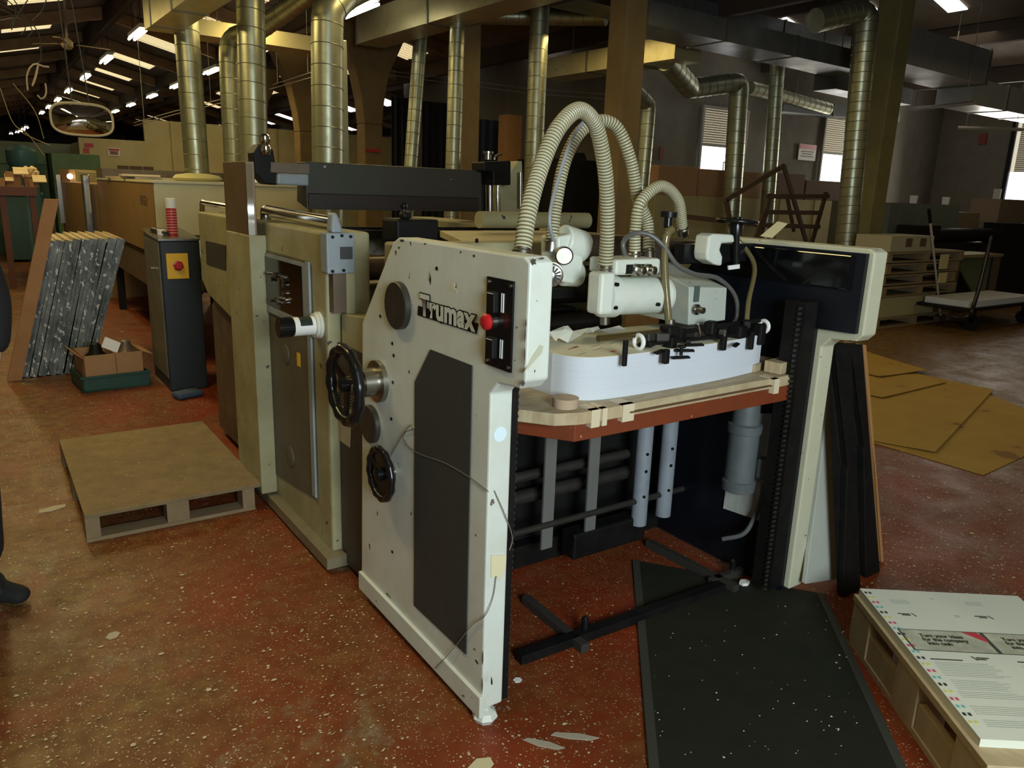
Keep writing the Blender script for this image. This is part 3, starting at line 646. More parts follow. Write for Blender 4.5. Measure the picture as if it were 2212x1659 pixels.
# plate fixings, scuffs
bm = nb()
for q in ((822, 683), (848, 742), (851, 768), (849, 826), (846, 905), (745, 1190), (848, 1192), (1030, 520), (944, 580)):
    p = PX(*q, X0); cyl(bm, (X0+.002, p.y, p.z), (X0-.002, p.y, p.z), .006, seg=12)
build_each('screw_hole', bm, BLKM, fd)
p = PX(1090, 948, 1.15); bm = nb(); cyl(bm, (1.145, 1.6945, p.z+.01), (1.145, 1.693, p.z+.01), .022, seg=24); build('round_sticker', bm, mat('pale blue sticker', (.62, .76, .82), .6), fd)
P = [(1.126, .572), (1.18, .558), (1.177, .514), (1.158, .482), (1.146, .50), (1.128, .498)]; bm = nb(); prism(bm, P, 'y', 1.692, 1.6945); build('yellowed_tape', bm, mat('yellow tape', (.62, .58, .36), .6), fd)
chm = mat('bare chipped metal', (.045, .035, .03), .6)
def chipX(q, w_, h_, Xc=X0, m_=chm, nm='paint_chip'):
    p = PX(*q, Xc); rr_ = random.Random(int(q[0]*7+q[1])); bm = nb(); n = 9
    P = [(p.y+w_/2*math.cos(2*math.pi*k/n)*rr_.uniform(.5, 1.2), p.z+h_/2*math.sin(2*math.pi*k/n)*rr_.uniform(.5, 1.2)) for k in range(n)]
    prism(bm, P, 'x', Xc-.0006, Xc); return build(nm, bm, m_, fd)
def chipY(q, w_, h_, Yc, m_=chm, nm='paint_chip'):
    p = PY(*q, Yc); rr_ = random.Random(int(q[0]*5+q[1])); bm = nb(); n = 9
    P = [(p.x+w_/2*math.cos(2*math.pi*k/n)*rr_.uniform(.5, 1.2), p.z+h_/2*math.sin(2*math.pi*k/n)*rr_.uniform(.5, 1.2)) for k in range(n)]
    prism(bm, P, 'y', Yc-.0006, Yc); return build(nm, bm, m_, fd)
for q, a_, b_ in (((868, 520), .03, .01), ((862, 535), .012, .012), ((855, 545), .012, .018), ((918, 527), .02, .006), ((995, 545), .012, .006), ((1024, 553), .012, .01), ((745, 1190), .014, .016), ((1062, 1470), .012, .03), ((1030, 1430), .02, .012), ((905, 1430), .05, .012), ((985, 1455), .02, .02), ((1020, 1495), .03, .01), ((838, 1285), .05, .008), ((930, 605), .012, .035)):
    chipX(q, a_, b_)
chipX((928, 600), .016, .04, m_=mat('scuffed olive mark', (.3, .3, .2), .7), nm='scuff'); chipX((978, 620), .03, .03, m_=mat('tape residue', (.6, .58, .42), .7), nm='tape_residue'); chipX((985, 630), .02, .015, m_=_m['tape residue'], nm='tape_residue')
for q, a_, b_ in (((1153, 565), .018, .02), ((1136, 700), .004, .03), ((1134, 725), .005, .05), ((1133, 770), .004, .05), ((1131, 800), .008, .02), ((1130, 828), .01, .02), ((1170, 558), .02, .005), ((1155, 802), .006, .008), ((1160, 650), .003, .004)):
    chipY(q, a_, b_, 1.535)
for q, a_, b_ in (((1042, 1480), .004, .06), ((1043, 1420), .004, .05), ((1055, 1545), .02, .012), ((1078, 1528), .02, .01)):
    chipY(q, a_, b_, 1.6948)
p = PY(1152, 775, 1.535); bm = nb(); prism(bm, [(p.x-.03, p.z-.035), (p.x+.025, p.z+.012), (p.x+.03, p.z+.03), (p.x+.018, p.z+.035), (p.x-.004, p.z+.008)], 'y', 1.5335, 1.535); build('torn_tape', bm, mat('olive torn tape', (.42, .42, .3), .6), fd)
# guide racks beside the plates
def rack(x0, x1, y0, y1, z0, z1):
    bm = nb(); box(bm, x0, x1, y0, y1, z0, z1); o = build('guide_rail', bm, BLKM, fd)
    bm = nb(); n = int((z1-z0)/.02)
    xs = x1 if x0 < 1.5 else x0-.012
    for k in range(n): z = z0+k*.02; cyl(bm, (xs, y0+.018, z), (xs+.012, y0+.018, z), .006, seg=8)
    build('roller_chain', bm, DKMET, o, smooth=True)
rack(1.187, 1.215, 1.71, 1.79, .05, 1.12)
rack(2.51, 2.585, 1.71, 1.80, .05, 1.235)
# right plate
sideR = [(y, z) for y, z in side]
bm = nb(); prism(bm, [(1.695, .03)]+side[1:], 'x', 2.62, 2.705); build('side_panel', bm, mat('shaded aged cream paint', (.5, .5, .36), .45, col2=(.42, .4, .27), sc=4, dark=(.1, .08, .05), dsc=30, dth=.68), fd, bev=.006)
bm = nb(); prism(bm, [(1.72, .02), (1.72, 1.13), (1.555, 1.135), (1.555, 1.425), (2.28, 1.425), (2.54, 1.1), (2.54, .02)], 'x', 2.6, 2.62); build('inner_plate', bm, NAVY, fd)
bm = nb(); box(bm, 2.585, 2.61, 1.60, 2.3, 1.29, 1.415); build('inner_beam', bm, BLKG, fd, bev=.004)
# back frame and base
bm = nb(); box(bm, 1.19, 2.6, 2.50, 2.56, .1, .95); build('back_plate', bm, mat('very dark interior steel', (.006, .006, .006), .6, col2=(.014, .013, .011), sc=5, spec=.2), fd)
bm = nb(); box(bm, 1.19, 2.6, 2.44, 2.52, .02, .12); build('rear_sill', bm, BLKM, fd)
for (a, b, r, y, zz) in ((1.2, 2.3, .022, 2.38, .47), (1.2, 2.35, .03, 2.42, .36), (1.2, 2.6, .014, 2.3, .27), (1.2, 2.6, .02, 2.40, .72)):
    bm = nb(); cyl(bm, (a, y, zz), (b, y, zz), r); build('cross_rod', bm, DKMET, fd, smooth=True)
for q0, q1 in (((1192, 960), (1182, 1185)), ((1287, 955), (1272, 1160))):
    a, b = PY(*q0, 2.3), PY(*q1, 2.3); bm = nb(); box(bm, a.x-.028, a.x+.028, 2.30, 2.31, b.z, .9); build('flat_bar', bm, BARG, fd)
for q0, q1 in (((1393, 950), (1383, 1130)), ((1447, 935), (1438, 1110))):
    a, b = PY(*q0, 2.3), PY(*q1, 2.3); bm = nb(); cyl(bm, (a.x, 2.3, b.z), (a.x, 2.3, .93), .036); o = build('lift_tube', bm, TUBEG, fd, smooth=True)
    bm = nb()
    for z in (.3, .42, .5): cyl(bm, (a.x-.012, 2.3-.034, z), (a.x-.012, 2.3-.038, z), .007, seg=10)
    build_each('tube_hole', bm, BLKM, o)
bm = nb(); obox(bm, (2.16, 2.34, .13), (.42, .09, .12), 0); build('tube_foot', bm, BLKM, fd, bev=.01)
def fbar(nm, q0, q1, m, wd=.03, h=.035):
    a, b = PZ(*q0, h), PZ(*q1, h); bm = nb(); bar(bm, Vector((a.x, a.y, h/2)), Vector((b.x, b.y, h/2)), wd, h); return build(nm, bm, m, fd, bev=.002)
fbar('floor_rail', (1135, 1285), (1265, 1392), mat('worn black rail', (.05, .048, .04), .4, .3), .035)
fbar('floor_rail', (1120, 1412), (1560, 1258), BLKM, .045)
fbar('floor_rail', (1400, 1165), (1592, 1265), _m['worn black rail'], .035)
fbar('floor_rail', (1535, 1250), (1640, 1212), _m['worn black rail'], .03)
for q in ((1262, 1375), (1580, 1245)):
    a = PZ(*q, .0); bm = nb(); lathe(bm, (a.x, a.y, .03), (a.x, a.y, 1), [(0, .014), (.045, .014), (.055, .006)], 16); build('locating_pin', bm, BLACK, fd, smooth=True)
# lift motor
my_ = 1.90; mx_ = PY(1605, 960, my_).x
zt, zb_ = PY(1605, 893, my_).z, PY(1605, 1055, my_).z
bm = nb(); H_ = zt-zb_; lathe(bm, (mx_, my_, zb_), (mx_, my_, 3), [(0, .056), (.005, .066), (.045, .068), (.05, .06), (H_*.75, .06), (H_*.76, .067), (H_*.86, .069), (H_*.88, .055), (H_+.08, .05)], 36)
mt = build('lift_motor', bm, mat('grey green motor casing', (.10, .115, .115), .5, col2=(.05, .06, .06), sc=9), fd, smooth=True)
bm = nb(); p = PY(1652, 1012, my_-.05); obox(bm, (p.x, p.y, p.z), (.055, .06, .09), .4); build('terminal_box', bm, _m['grey green motor casing'], mt, bev=.012)
bm = nb(); tube(bm, resample(spline([PY(1650, 1045, my_-.05), PY(1640, 1090, my_-.05), PY(1610, 1150, my_-.03), PY(1560, 1165, my_+.05)], 8), .01), .010, 10); build('motor_cable', bm, mat('grey motor cable', (.09, .1, .1), .5), mt, smooth=True)
A = [PX(1562, 1098, 2.59), PX(1684, 1140, 2.59), PX(1712, 905, 2.59), PX(1660, 893, 2.59), PX(1590, 893, 2.59)]
bm = nb(); hexa(bm, A, [p+Vector((.01, 0, 0)) for p in A]); build('motor_back_plate', bm, mat('dirty white plate', (.5, .52, .47), .6, col2=(.3, .3, .24), sc=6, stretch=(6, 6, 1)), fd)
# pile board
bt = .95
bm = nb(); BL = [PY(1230, 930, 1.75).x, 1.75]
outl = [(1.50, 1.735), (2.56, 1.735), (2.60, 1.79), (2.60, 2.25), (1.36, 2.25), (1.30, 2.1), (1.31, 1.83)]
outl2 = [(1.40, 1.71), (2.58, 1.735), (2.585, 1.81), (2.6, 2.25), (1.30, 2.25), (1.235, 2.1), (1.24, 1.87)]
prism(bm, [(1.455, 1.74), (2.565, 1.74), (2.575, 2.25), (1.33, 2.25), (1.33, 1.92)], 'z', .85, .91); pbd = build('pile_board', bm, WOODR, fd, bev=.003)
bm = nb(); prism(bm, [(1.45, 1.725), (1.48, 1.72), (2.585, 1.742), (2.59, 2.25), (1.24, 2.25), (1.24, 1.93), (1.38, 1.75)], 'z', .91, .95); build('plywood_top', bm, WOODP, pbd, bev=.003)
bm = nb(); obox(bm, (2.54, 1.80, .975), (.16, .07, .045), .15); obox(bm, (2.50, 1.90, .965), (.2, .08, .03), .3); build_each('wood_offcut', bm, WOODP, pbd, bev=.003)
bm = nb(); lathe(bm, (1.46, 1.80, .95), (1.46, 1.80, 2), [(0, .04), (.03, .042), (.032, .02)], 20); build('tape_roll_stub', bm, mat('brown paper core', (.4, .3, .2), .8), pbd, smooth=True)
bm = nb()
for x_, wd in ((1.50, .035), (1.545, .02), (1.63, .05), (2.39, .03)):
    box(bm, x_, x_+wd, 1.7175+.0002*x_, 1.74, .895, .952); box(bm, x_, x_+wd, 1.72, 1.79, .9495, .952)
bar_ = nb(); bar(bar_, (1.66, 1.7215, .925), (2.40, 1.7365, .925), .022, .004, (0, 0, 1)); build('dark_edge_strip', bar_, mat('dark brown edge', (.12, .06, .025), .6), pbd)
build_each('tape_strip', bm, mat('beige masking tape', (.58, .5, .34), .6), pbd)

# cross members on the feeder top
bm = nb(); cyl(bm, PY(1258, 535, 2.2), PY(1600, 548, 2.2), .05); build('cross_shaft', bm, mat('dark brown shaft', (.07, .05, .035), .35, .5), fd, smooth=True)
bm = nb(); cyl(bm, PY(1255, 585, 2.2), PY(1320, 590, 2.2), .022); build('cross_shaft', bm, _m['dark brown shaft'], fd, smooth=True)
a, b = PY(1180, 632, 2.15), PY(1300, 628, 2.15); bm = nb(); box(bm, 1.19, 1.75, 2.14, 2.17, a.z-.022, a.z+.012); build('guide_rail_flat', bm, BLACK, fd)
a, b = PY(1478, 545, 2.05), PY(1590, 560, 2.05); bm = nb(); box(bm, a.x, b.x+.3, 2.05, 2.1, PY(1500, 568, 2.05).z, PY(1500, 528, 2.05).z); build('slide_block', bm, BLACK, fd)
bm = nb(); box(bm, 1.19, 2.62, 2.44, 2.54, 1.30, 1.41); build('top_crossbeam', bm, CREAM2, fd, bev=.01)
bm = nb(); box(bm, 1.19, 1.75, 2.3, 2.33, 1.19, 1.30); build('inner_cross_plate', bm, CREAM, fd, bev=.003)
# left arm bracket casting with two knobs
Yb = 2.12
o = PY(1232, 560, Yb)
bm = nb(); cyl(bm, PY(1212, 520, Yb), PY(1258, 535, Yb), .058, seg=28); P = [PY(*q, 2.075) for q in ((1205, 512), (1236, 505), (1256, 512), (1262, 545), (1260, 590), (1254, 606), (1238, 614), (1215, 610), (1205, 560))]; hexa(bm, P, [p+Vector((0, .1, 0)) for p in P])
cyl(bm, PY(1212, 590, Yb), PY(1250, 592, Yb), .045, seg=28); brk = build('arm_casting', bm, CAST, fd, smooth=True, bev=.008)
def knob(q, Yp, r, ln, m, dirv=(-.55, -.83, 0), nm='knurled_knob', par=None):
    c = PY(*q, Yp); d = Vector(dirv).normalized(); bm = nb(); lathe(bm, c-d*ln, c+d, [(0, r*1.05), (ln*.4, r*1.05), (ln*.42, r*.9), (ln*.5, r*.9), (ln*.52, r), (ln*.95, r), (ln, r*.85)], 32); return build(nm, bm, m, par or fd, smooth=True)
knob((1219, 553), 2.04, .031, .09, STEEL, par=brk)
kk = knob((1192, 595), 1.99, .038, .07, STEEL, nm='graduated_dial', par=brk)
bm = nb(); c = PY(1192, 595, 1.985); d = Vector((-.55, -.83, 0)).normalized(); sx_ = Vector((0, 0, 1)).cross(d)
for k in range(14):
    a = k*2*math.pi/14; v = sx_*math.cos(a)+Vector((0, 0, 1))*math.sin(a); bar(bm, c+v*.012+d*.002, c+v*.03+d*.002, .005, .006, d)
build_each('dial_rib', bm, BLACK, brk)
# ------- suction head
Yh = 1.98
sh_pts0 = PY(1365, 640, Yh)
bm = nb(); a, b = PY(1296, 640, Yh), PY(1432, 637, Yh); ln = (b-a).length
lathe(bm, a, b, [(0, .062), (.006, .072), (.055, .074), (.058, .07), (.062, .066), (ln*.93, .066), (ln*.94, .070), (ln*.99, .068), (ln, .058)], 44)
pump = build('pump_body', bm, CAST, fd, smooth=True)
bm = nb(); c = PY(1309, 637, Yh-.072); box(bm, c.x-.035, c.x+.03, c.y-.012, c.y+.06, c.z-.066, c.z+.074); build('pump_cheek', bm, CAST, pump, bev=.012)
bm = nb()
for q in ((1330, 614), (1327, 664), (1419, 657)):
    p = PY(*q, Yh-.062); cyl(bm, p, p-Vector((0, .012, 0)), .0065, seg=12)
build_each('socket_screw', bm, BLKM, pump)
bm = nb(); a = PY(1324, 595, Yh-.05); b = PY(1424, 560, Yh-.05); box(bm, a.x, b.x, Yh-.06, Yh+.08, a.z, b.z+.004); vb = build('valve_block', bm, CAST, pump, bev=.01)
bm = nb(); a = PY(1352, 592, Yh-.061); b = PY(1403, 570, Yh-.061); box(bm, a.x, b.x, Yh-.0625, Yh-.058, a.z, b.z); build('valve_recess', bm, BLKM, pump)
for q in ((1371, 582), (1394, 582)):
    c = PY(*q, Yh-.06); bm = nb(); lathe(bm, c, c+Vector((.1, -1, 0)), [(0, .02), (.02, .02), (.024, .014), (.042, .014), (.044, .011)], 28); build('union_nut', bm, STEEL, pump, smooth=True)
bm = nb(); a = PY(1297, 675, Yh+.02); cyl(bm, PY(1306, 672, Yh), PY(1306, 700, Yh), .018); build('suction_stub', bm, STEEL, pump, smooth=True)
# gearbox
Yg = 1.93
def q3(p, yy): return PY(*p, yy)
F = [q3((1489, 620), Yg), q3((1571, 622), Yg), q3((1567, 692), Yg), q3((1487, 703), Yg)]
hx = [v.copy() for v in F]
Bk = [Vector((F[0].x+.005, 2.24, F[0].z+.085)), Vector((F[1].x-.05, 2.24, F[0].z+.085)), Vector((F[2].x, 2.27, F[2].z)), Vector((F[3].x+.003, 2.27, F[3].z))]
bm = nb(); hexa(bm, F, Bk); gb = build('gearbox', bm, mat('grey green gearbox paint', (.42, .46, .40), .45, col2=(.36, .38, .32), sc=6, dark=(.1, .1, .08), dsc=40, dth=.72), fd, bev=.004)
bm = nb(); fx_ = (F[1]-F[0]).normalized(); a = q3((1500, 616+5), Yg-.002); box(bm, q3((1498, 640), Yg).x, q3((1509, 640), Yg).x, Yg-.004, Yg, q3((1503, 652), Yg).z, q3((1503, 618), Yg).z); build('sight_glass', bm, mat('sight glass green', (.07, .1, .085), .3), gb)
c = q3((1501, 668), Yg); bm = nb(); lathe(bm, c, c+Vector((.1, -1, 0)), [(0, .02), (.012, .02), (.014, .013), (.04, .012)], 24); build('drain_plug', bm, STEEL, gb, smooth=True)
c = Vector((F[0].x-.001, 2.06, (F[0].z+F[3].z)/2+.01)); bm = nb(); lathe(bm, c, c-Vector((1, 0, 0)), [(0, .034), (.02, .034), (.026, .02)], 28); build('shaft_cap', bm, BLACK, gb, smooth=True)
# hoses with ribs
def hose(pix, r, nm='ribbed_hose', plain=None):
    pts = [PY(a, b, yy) for a, b, yy in pix]; pitch = .0105; path = resample(spline(pts, 14), pitch/4)
    bm = nb(); tube(bm, path, r, 16, rf=lambda i: r*(1.0 if i % 4 in (0, 1) else .90)); o = build(nm, bm, HOSE, fd, smooth=True)
    bm = nb(); n = len(path)
    for i in range(2, n-2, 4):
        d = (path[i+1]-path[i-1]).normalized(); torus(bm, path[i]+d*.0015, d, r*.93, .0022, 16, 4)
    build('rib_shadow', bm, mat('hose groove', (.15, .12, .06), .6), o, smooth=True)
    for e, p in ((0, path[0]), (-1, path[-1])):
        d = (path[e]-path[e*3+3 if e == 0 else -4]).normalized(); bm = nb(); cyl(bm, p+d*.035, p-d*.01, r*1.02, seg=20); torus(bm, p+d*.0, d, r*1.08, .003, 24, 6); build('hose_clamp', bm, STEEL, o, smooth=True)
    return o
hose([(1128, 545, 1.72), (1143, 450, 1.75), (1172, 350, 1.8), (1207, 275, 1.83), (1250, 238, 1.87), (1285, 268, 1.9), (1303, 340, 1.92), (1311, 420, 1.94), (1312, 500, 1.95), (1308, 578, Yh-.02)], .0245)
hose([(1192, 522, 2.12), (1200, 450, 2.13), (1217, 360, 2.14), (1248, 292, 2.14), (1290, 262, 2.13), (1332, 275, 2.11), (1362, 345, 2.09), (1378, 430, 2.08), (1398, 480, 2.07), (1402, 545, 2.04)], .022)
hose([(1371, 548, 2.0), (1373, 490, 2.0), (1385, 435, 2.0), (1428, 402, 2.02), (1464, 432, 2.05), (1474, 492, 2.1)], .0205)
rod_ = nb(); tube(rod_, resample(spline([PY(1195, 520, 2.05), PY(1187, 470, 2.05), PY(1205, 390, 2.08), PY(1235, 300, 2.1), PY(1262, 262, 2.1)], 10), .02), .006, 8); build('air_line', rod_, TUBEG, fd, smooth=True)
bm = nb(); tube(bm, resample(spline([PY(1350, 552, Yh-.02), PY(1346, 525, Yh-.02), PY(1365, 506, Yh), PY(1400, 506, Yh-.02), PY(1432, 530, Yh-.05), PY(1462, 572, Yh-.07), PY(1500, 592, Yh-.06), PY(1552, 602, Yh-.04), PY(1588, 640, Yh-.03), PY(1590, 690, Yh-.03), PY(1560, 722, Yh-.05)], 10), .012), .0085, 12); build('control_cable', bm, mat('grey rubber cable', (.1, .1, .09), .35), fd, smooth=True)
# amber tube with knob (left) and thin one (right)
bm = nb(); tube(bm, resample(spline([PY(1452, 495, 1.93), PY(1440, 508, 1.93), PY(1435, 560, 1.93), PY(1438, 620, 1.92), PY(1445, 700, 1.9)], 10), .02), .0135, 16); build('amber_air_tube', bm, AMBER, fd, smooth=True)
bm = nb(); c = PY(1442, 492, 1.97); lathe(bm, c, c+Vector((0, 0, 1)), [(0, .015), (.035, .015), (.037, .03), (.055, .031), (.057, .024)], 24); build('black_knob', bm, BLACK, fd, smooth=True)
bm = nb(); tube(bm, resample(spline([PY(1580, 505, 2.1), PY(1612, 540, 2.05), PY(1630, 580, 1.98), PY(1617, 650, 1.9), PY(1612, 705, 1.86)], 10), .02), .010, 14); build('amber_air_tube', bm, AMBER, fd, smooth=True)
# height handwheel on its bracket
c = PY(1592, 478, 2.02); bm = nb(); torus(bm, c, (0.05, 0, 1), .075, .009, 40, 10); lathe(bm, c-Vector((0, 0, .012)), c+Vector((0, 0, 1)), [(0, .02), (.008, .065), (.012, .065), (.02, .02)], 32); hw = build('height_handwheel', bm, BLACK, fd, smooth=True)
bm = nb(); lathe(bm, PY(1590, 508, 2.02), PY(1592, 470, 2.02), [(0, .024), (.04, .026), (.07, .018)], 24); build('wheel_collar', bm, BLACK, hw, smooth=True)
bm = nb(); cyl(bm, PY(1590, 575, 2.02), PY(1590, 500, 2.02), .014); build('lead_screw', bm, BLACK, hw, smooth=True)
P = [PY(*q, 1.975) for q in ((1532, 510), (1543, 505), (1586, 507), (1588, 524), (1560, 526), (1556, 540), (1562, 555), (1560, 575), (1545, 572), (1528, 562), (1527, 548))]
bm = nb(); hexa(bm, P, [p+Vector((0, .07, 0)) for p in P]); build('wheel_bracket', bm, CAST, fd, bev=.008)
P = [PY(*q, 1.96) for q in ((1574, 574), (1598, 571), (1598, 580), (1575, 583))]; bm = nb(); hexa(bm, P, [p+Vector((0, .006, 0)) for p in P]); build('white_tag', bm, WHITE, fd)
P = [PX(*q, 2.66) for q in ((1642, 510), (1680, 478), (1702, 483), (1668, 514))]; bm = nb(); hexa(bm, P, [p+Vector((.003, .003, 0)) for p in P]); build('card_tab', bm, mat('cream card tab', (.6, .56, .33), .6), fd)
# separator feet and rods over the pile
def sx(nm, a, b, r, m): bm = nb(); cyl(bm, a, b, r); return build(nm, bm, m, fd, smooth=True)
Ys = 1.87
sx('separator_rod', PY(1292, 731, Ys), PY(1440, 716, Ys), .011, mat('dark brass rod', (.14, .1, .035), .35, .7))
sx('separator_rod', PY(1440, 722, Ys-.02), PY(1640, 692, Ys), .009, BLKM)
sx('separator_rod', PY(1380, 745, Ys-.03), PY(1600, 722, Ys-.03), .007, BLKM)
def blob(nm, q, yy, s, m, rot=.0, tiltx=0.): c = PY(*q, yy); bm = nb(); obox(bm, c, s, Matrix.Rotation(rot, 3, 'Z') @ Matrix.Rotation(tiltx, 3, 'X')); return build(nm, bm, m, fd, bev=min(s)*.2)
c = PY(1380, 738, Ys-.02); bm = nb(); torus(bm, c, (1, 0, 0), .022, .008, 24, 8); build('white_clamp', bm, WHITE, fd, smooth=True)
c = PY(1650, 705, Ys); bm = nb(); torus(bm, c, (1, 0, 0), .022, .008, 24, 8); build('white_clamp', bm, WHITE, fd, smooth=True)
blob('front_finger', (1350, 763), Ys-.1, (.016, .012, .085), BLKM)
blob('front_finger', (1438, 770), Ys-.1, (.022, .02, .05), BLKM)
blob('front_finger', (1562, 742), Ys-.08, (.022, .02, .05), BLKM)
blob('front_finger', (1622, 735), Ys-.06, (.02, .02, .07), BLKM)
blob('sucker_block', (1446, 718), Ys-.02, (.06, .05, .05), BLKM)
blob('sucker_block', (1448, 740), Ys-.04, (.04, .04, .05), BLKM, .3)
blob('sucker_block', (1595, 715), Ys-.02, (.07, .06, .05), BLKM, .2)
blob('sucker_block', (1640, 722), Ys-.02, (.035, .04, .08), BLKM)
blob('sucker_block', (1510, 716), Ys+.03, (.15, .08, .03), DKMET, .1)
blob('sucker_block', (1403, 742), Ys-.02, (.05, .03, .02), BLKM, .5)
for q, rr in (((1425, 760), .4), ((1478, 757), -.5), ((1500, 745), -.3), ((1590, 745), .5), ((1470, 772), -.25)):
    blob('blade_spring', q, Ys-.09, (.07, .016, .006), BLKM, rr, .2)
for k_, (q, s_) in enumerate((((1405, 728), (.05, .03, .03)), ((1470, 722), (.04, .03, .045)), ((1535, 708), (.05, .04, .05)), ((1560, 722), (.03, .03, .04)), ((1612, 700), (.05, .03, .03)), ((1482, 735), (.06, .02, .012)), ((1430, 728), (.03, .05, .03)))):
    blob('feed_clamp', q, Ys-.01-.004*k_, s_, BLKM if k_ % 3 else DKMET, .2*k_)
c = PY(1472, 755, Ys-.1); bm = nb(); lathe(bm, c-Vector((0, 0, .02)), c+Vector((0, 0, 1)), [(0, .006), (.025, .006), (.027, .014), (.034, .014)], 16); build('thumb_screw', bm, BLKM, fd, smooth=True)
c = PY(1447, 702, 1.9); bm = nb(); lathe(bm, c-Vector((0, 0, .02)), c+Vector((0, 0, 1)), [(0, .024), (.006, .024), (.008, .017), (.04, .017)], 20); build('tube_collar', bm, STEEL, fd, smooth=True)
sx('chrome_pin', PY(1508, 700, Ys-.02), PY(1515, 728, Ys-.02), .005, CHROME)
# loose wire hanging over the side plate
bm = nb(); wp = [(800, 1060), (830, 1010), (880, 925), (895, 927), (875, 935), (878, 958), (905, 980), (960, 1000), (1020, 1035), (1055, 1062)]
tube(bm, resample(spline([PX(a, b, X0-.006) for a, b in wp], 6), .012), .0016, 6)
tube(bm, resample(spline([PY(1068, 1060, 1.69), PY(1090, 1110, 1.685), PY(1107, 1160, 1.69), PY(1100, 1190, 1.69)], 6), .012), .0014, 6)
tube(bm, resample(spline([PY(1072, 1245, 1.688), PY(1065, 1290, 1.688), PY(1048, 1330, 1.688)]+[PX(1020, 1350, X0-.006), PX(980, 1400, X0-.008), PX(940, 1445, X0-.015)], 6), .012), .0014, 6)
tag(build('loose_wire', bm, mat('thin bare wire', (.3, .3, .26), .4, .7), smooth=True), 'thin bare wire trailing over the white feeder side panel', 'wire')
# paper pile on the pile board
pz0, pz1 = .9505, 1.092
out = []
for p in [(1.50, 2.2), (1.50, 1.93), (1.515, 1.87), (1.55, 1.83), (1.61, 1.808), (1.72, 1.80), (1.95, 1.803), (2.2, 1.815), (2.40, 1.84), (2.475, 1.86), (2.475, 2.2)]: out.append(p)
sp_ = [Vector((p[0], p[1], 0)) for p in out]; sm = spline(sp_[1:10], 6); ol = [(out[0][0], out[0][1])]+[(v.x, v.y) for v in sm]+[(out[-1][0], out[-1][1])]
t = thing('paper_pile', 'thick pile of white sheets on the orange feeder board', 'paper stack', (1.95, 2.0, pz0))
bm = nb(); prism(bm, ol, 'z', pz0, pz1); build('sheet_stack', bm, PAPER, t)
bm = nb(); prism(bm, ol, 'z', pz1, pz1+.0015); ts = build('top_sheet', bm, PTOP, t)
bm = nb()
for k in range(16):
    x0_ = random.uniform(1.54, 2.2); y0_ = random.uniform(1.87, 2.12); obox(bm, (x0_, y0_, pz1+.002), (random.uniform(.04, .12), .004, .0005), .35)
build('printed_lines', bm, mat('pale print', (.3, .26, .2), .7), ts)
bm = nb(); obox(bm, (1.63, 1.97, pz1+.002), (.03, .012, .0005), .35); obox(bm, (1.70, 1.86, pz1+.002), (.03, .012, .0005), .35); build_each('printed_mark', bm, mat('print red', (.55, .08, .06), .7), ts)
bm = nb()
for k in range(5):
    P = []
    cx_, cy_ = 1.5+.09*k, 2.05+.02*(k % 2)
    n = 8; pts = [(cx_+.06*math.cos(2*math.pi*j/n)*random.uniform(.5, 1.2), cy_+.05*math.sin(2*math.pi*j/n)*random.uniform(.5, 1.2), pz1+random.uniform(.004, .06)) for j in range(n)]
    vsx = [bm.verts.new(p) for p in pts]; cc = bm.verts.new((cx_, cy_, pz1+.04))
    for j in range(n): bm.faces.new((vsx[j], vsx[(j+1) % n], cc))
tag(build('crumpled_tissue', bm, mat('crumpled tissue', (.55, .55, .46), .8)), 'crumpled pale tissue lying on the paper pile under the pump', 'waste paper')

# panels leaning beside the feeder
bm = nb()
def leanp(q, w_, m, nm, lab, y0=1.56, dx=.0):
    A = [PY(*q[0], y0+dx), PY(*q[1], y0+dx)]; B = [PY(*q[2], y0+.17+dx), PY(*q[3], y0+.17+dx)]
    A = [Vector((p.x, p.y, max(p.z, 0.002))) for p in A]
    bm = nb(); d = Vector((0, w_, 0)); hexa(bm, [A[0], A[1], B[1], B[0]], [A[0]+d, A[1]+d, B[1]+d, B[0]+d]); return tag(build(nm, bm, m, bev=.003), lab, 'panel', 'guards leaning beside the feeder')
leanp([(1822, 1290), (1858, 1287), (1838, 745), (1802, 742)], .03, BLKM, 'black_guard_panel', 'black metal guard leaning against the right side of the feeder, nearer the feeder')
leanp([(1866, 1278), (1895, 1274), (1862, 745), (1838, 745)], .03, BLKM, 'black_guard_panel', 'black metal guard with a worn edge, the outer one beside the feeder', dx=.05)
leanp([(1740, 1262), (1830, 1285), (1806, 742), (1800, 742)], .02, mat('pale grey panel', (.4, .42, .36), .5, col2=(.33, .33, .27), sc=4), 'pale_guard_panel', 'pale grey panel leaning between the feeder and the black guards', dx=.09)
leanp([(1897, 1255), (1902, 1250), (1872, 745), (1866, 745)], .1, ORW, 'thin_board_edge', 'narrow orange brown board edge outside the black guards', dx=.1)

# ================================================================== PRINT UNIT
pu = thing('screen_press', 'cream screen printing press body behind the feeder', 'printing press', (1.9, 3.9, 0))
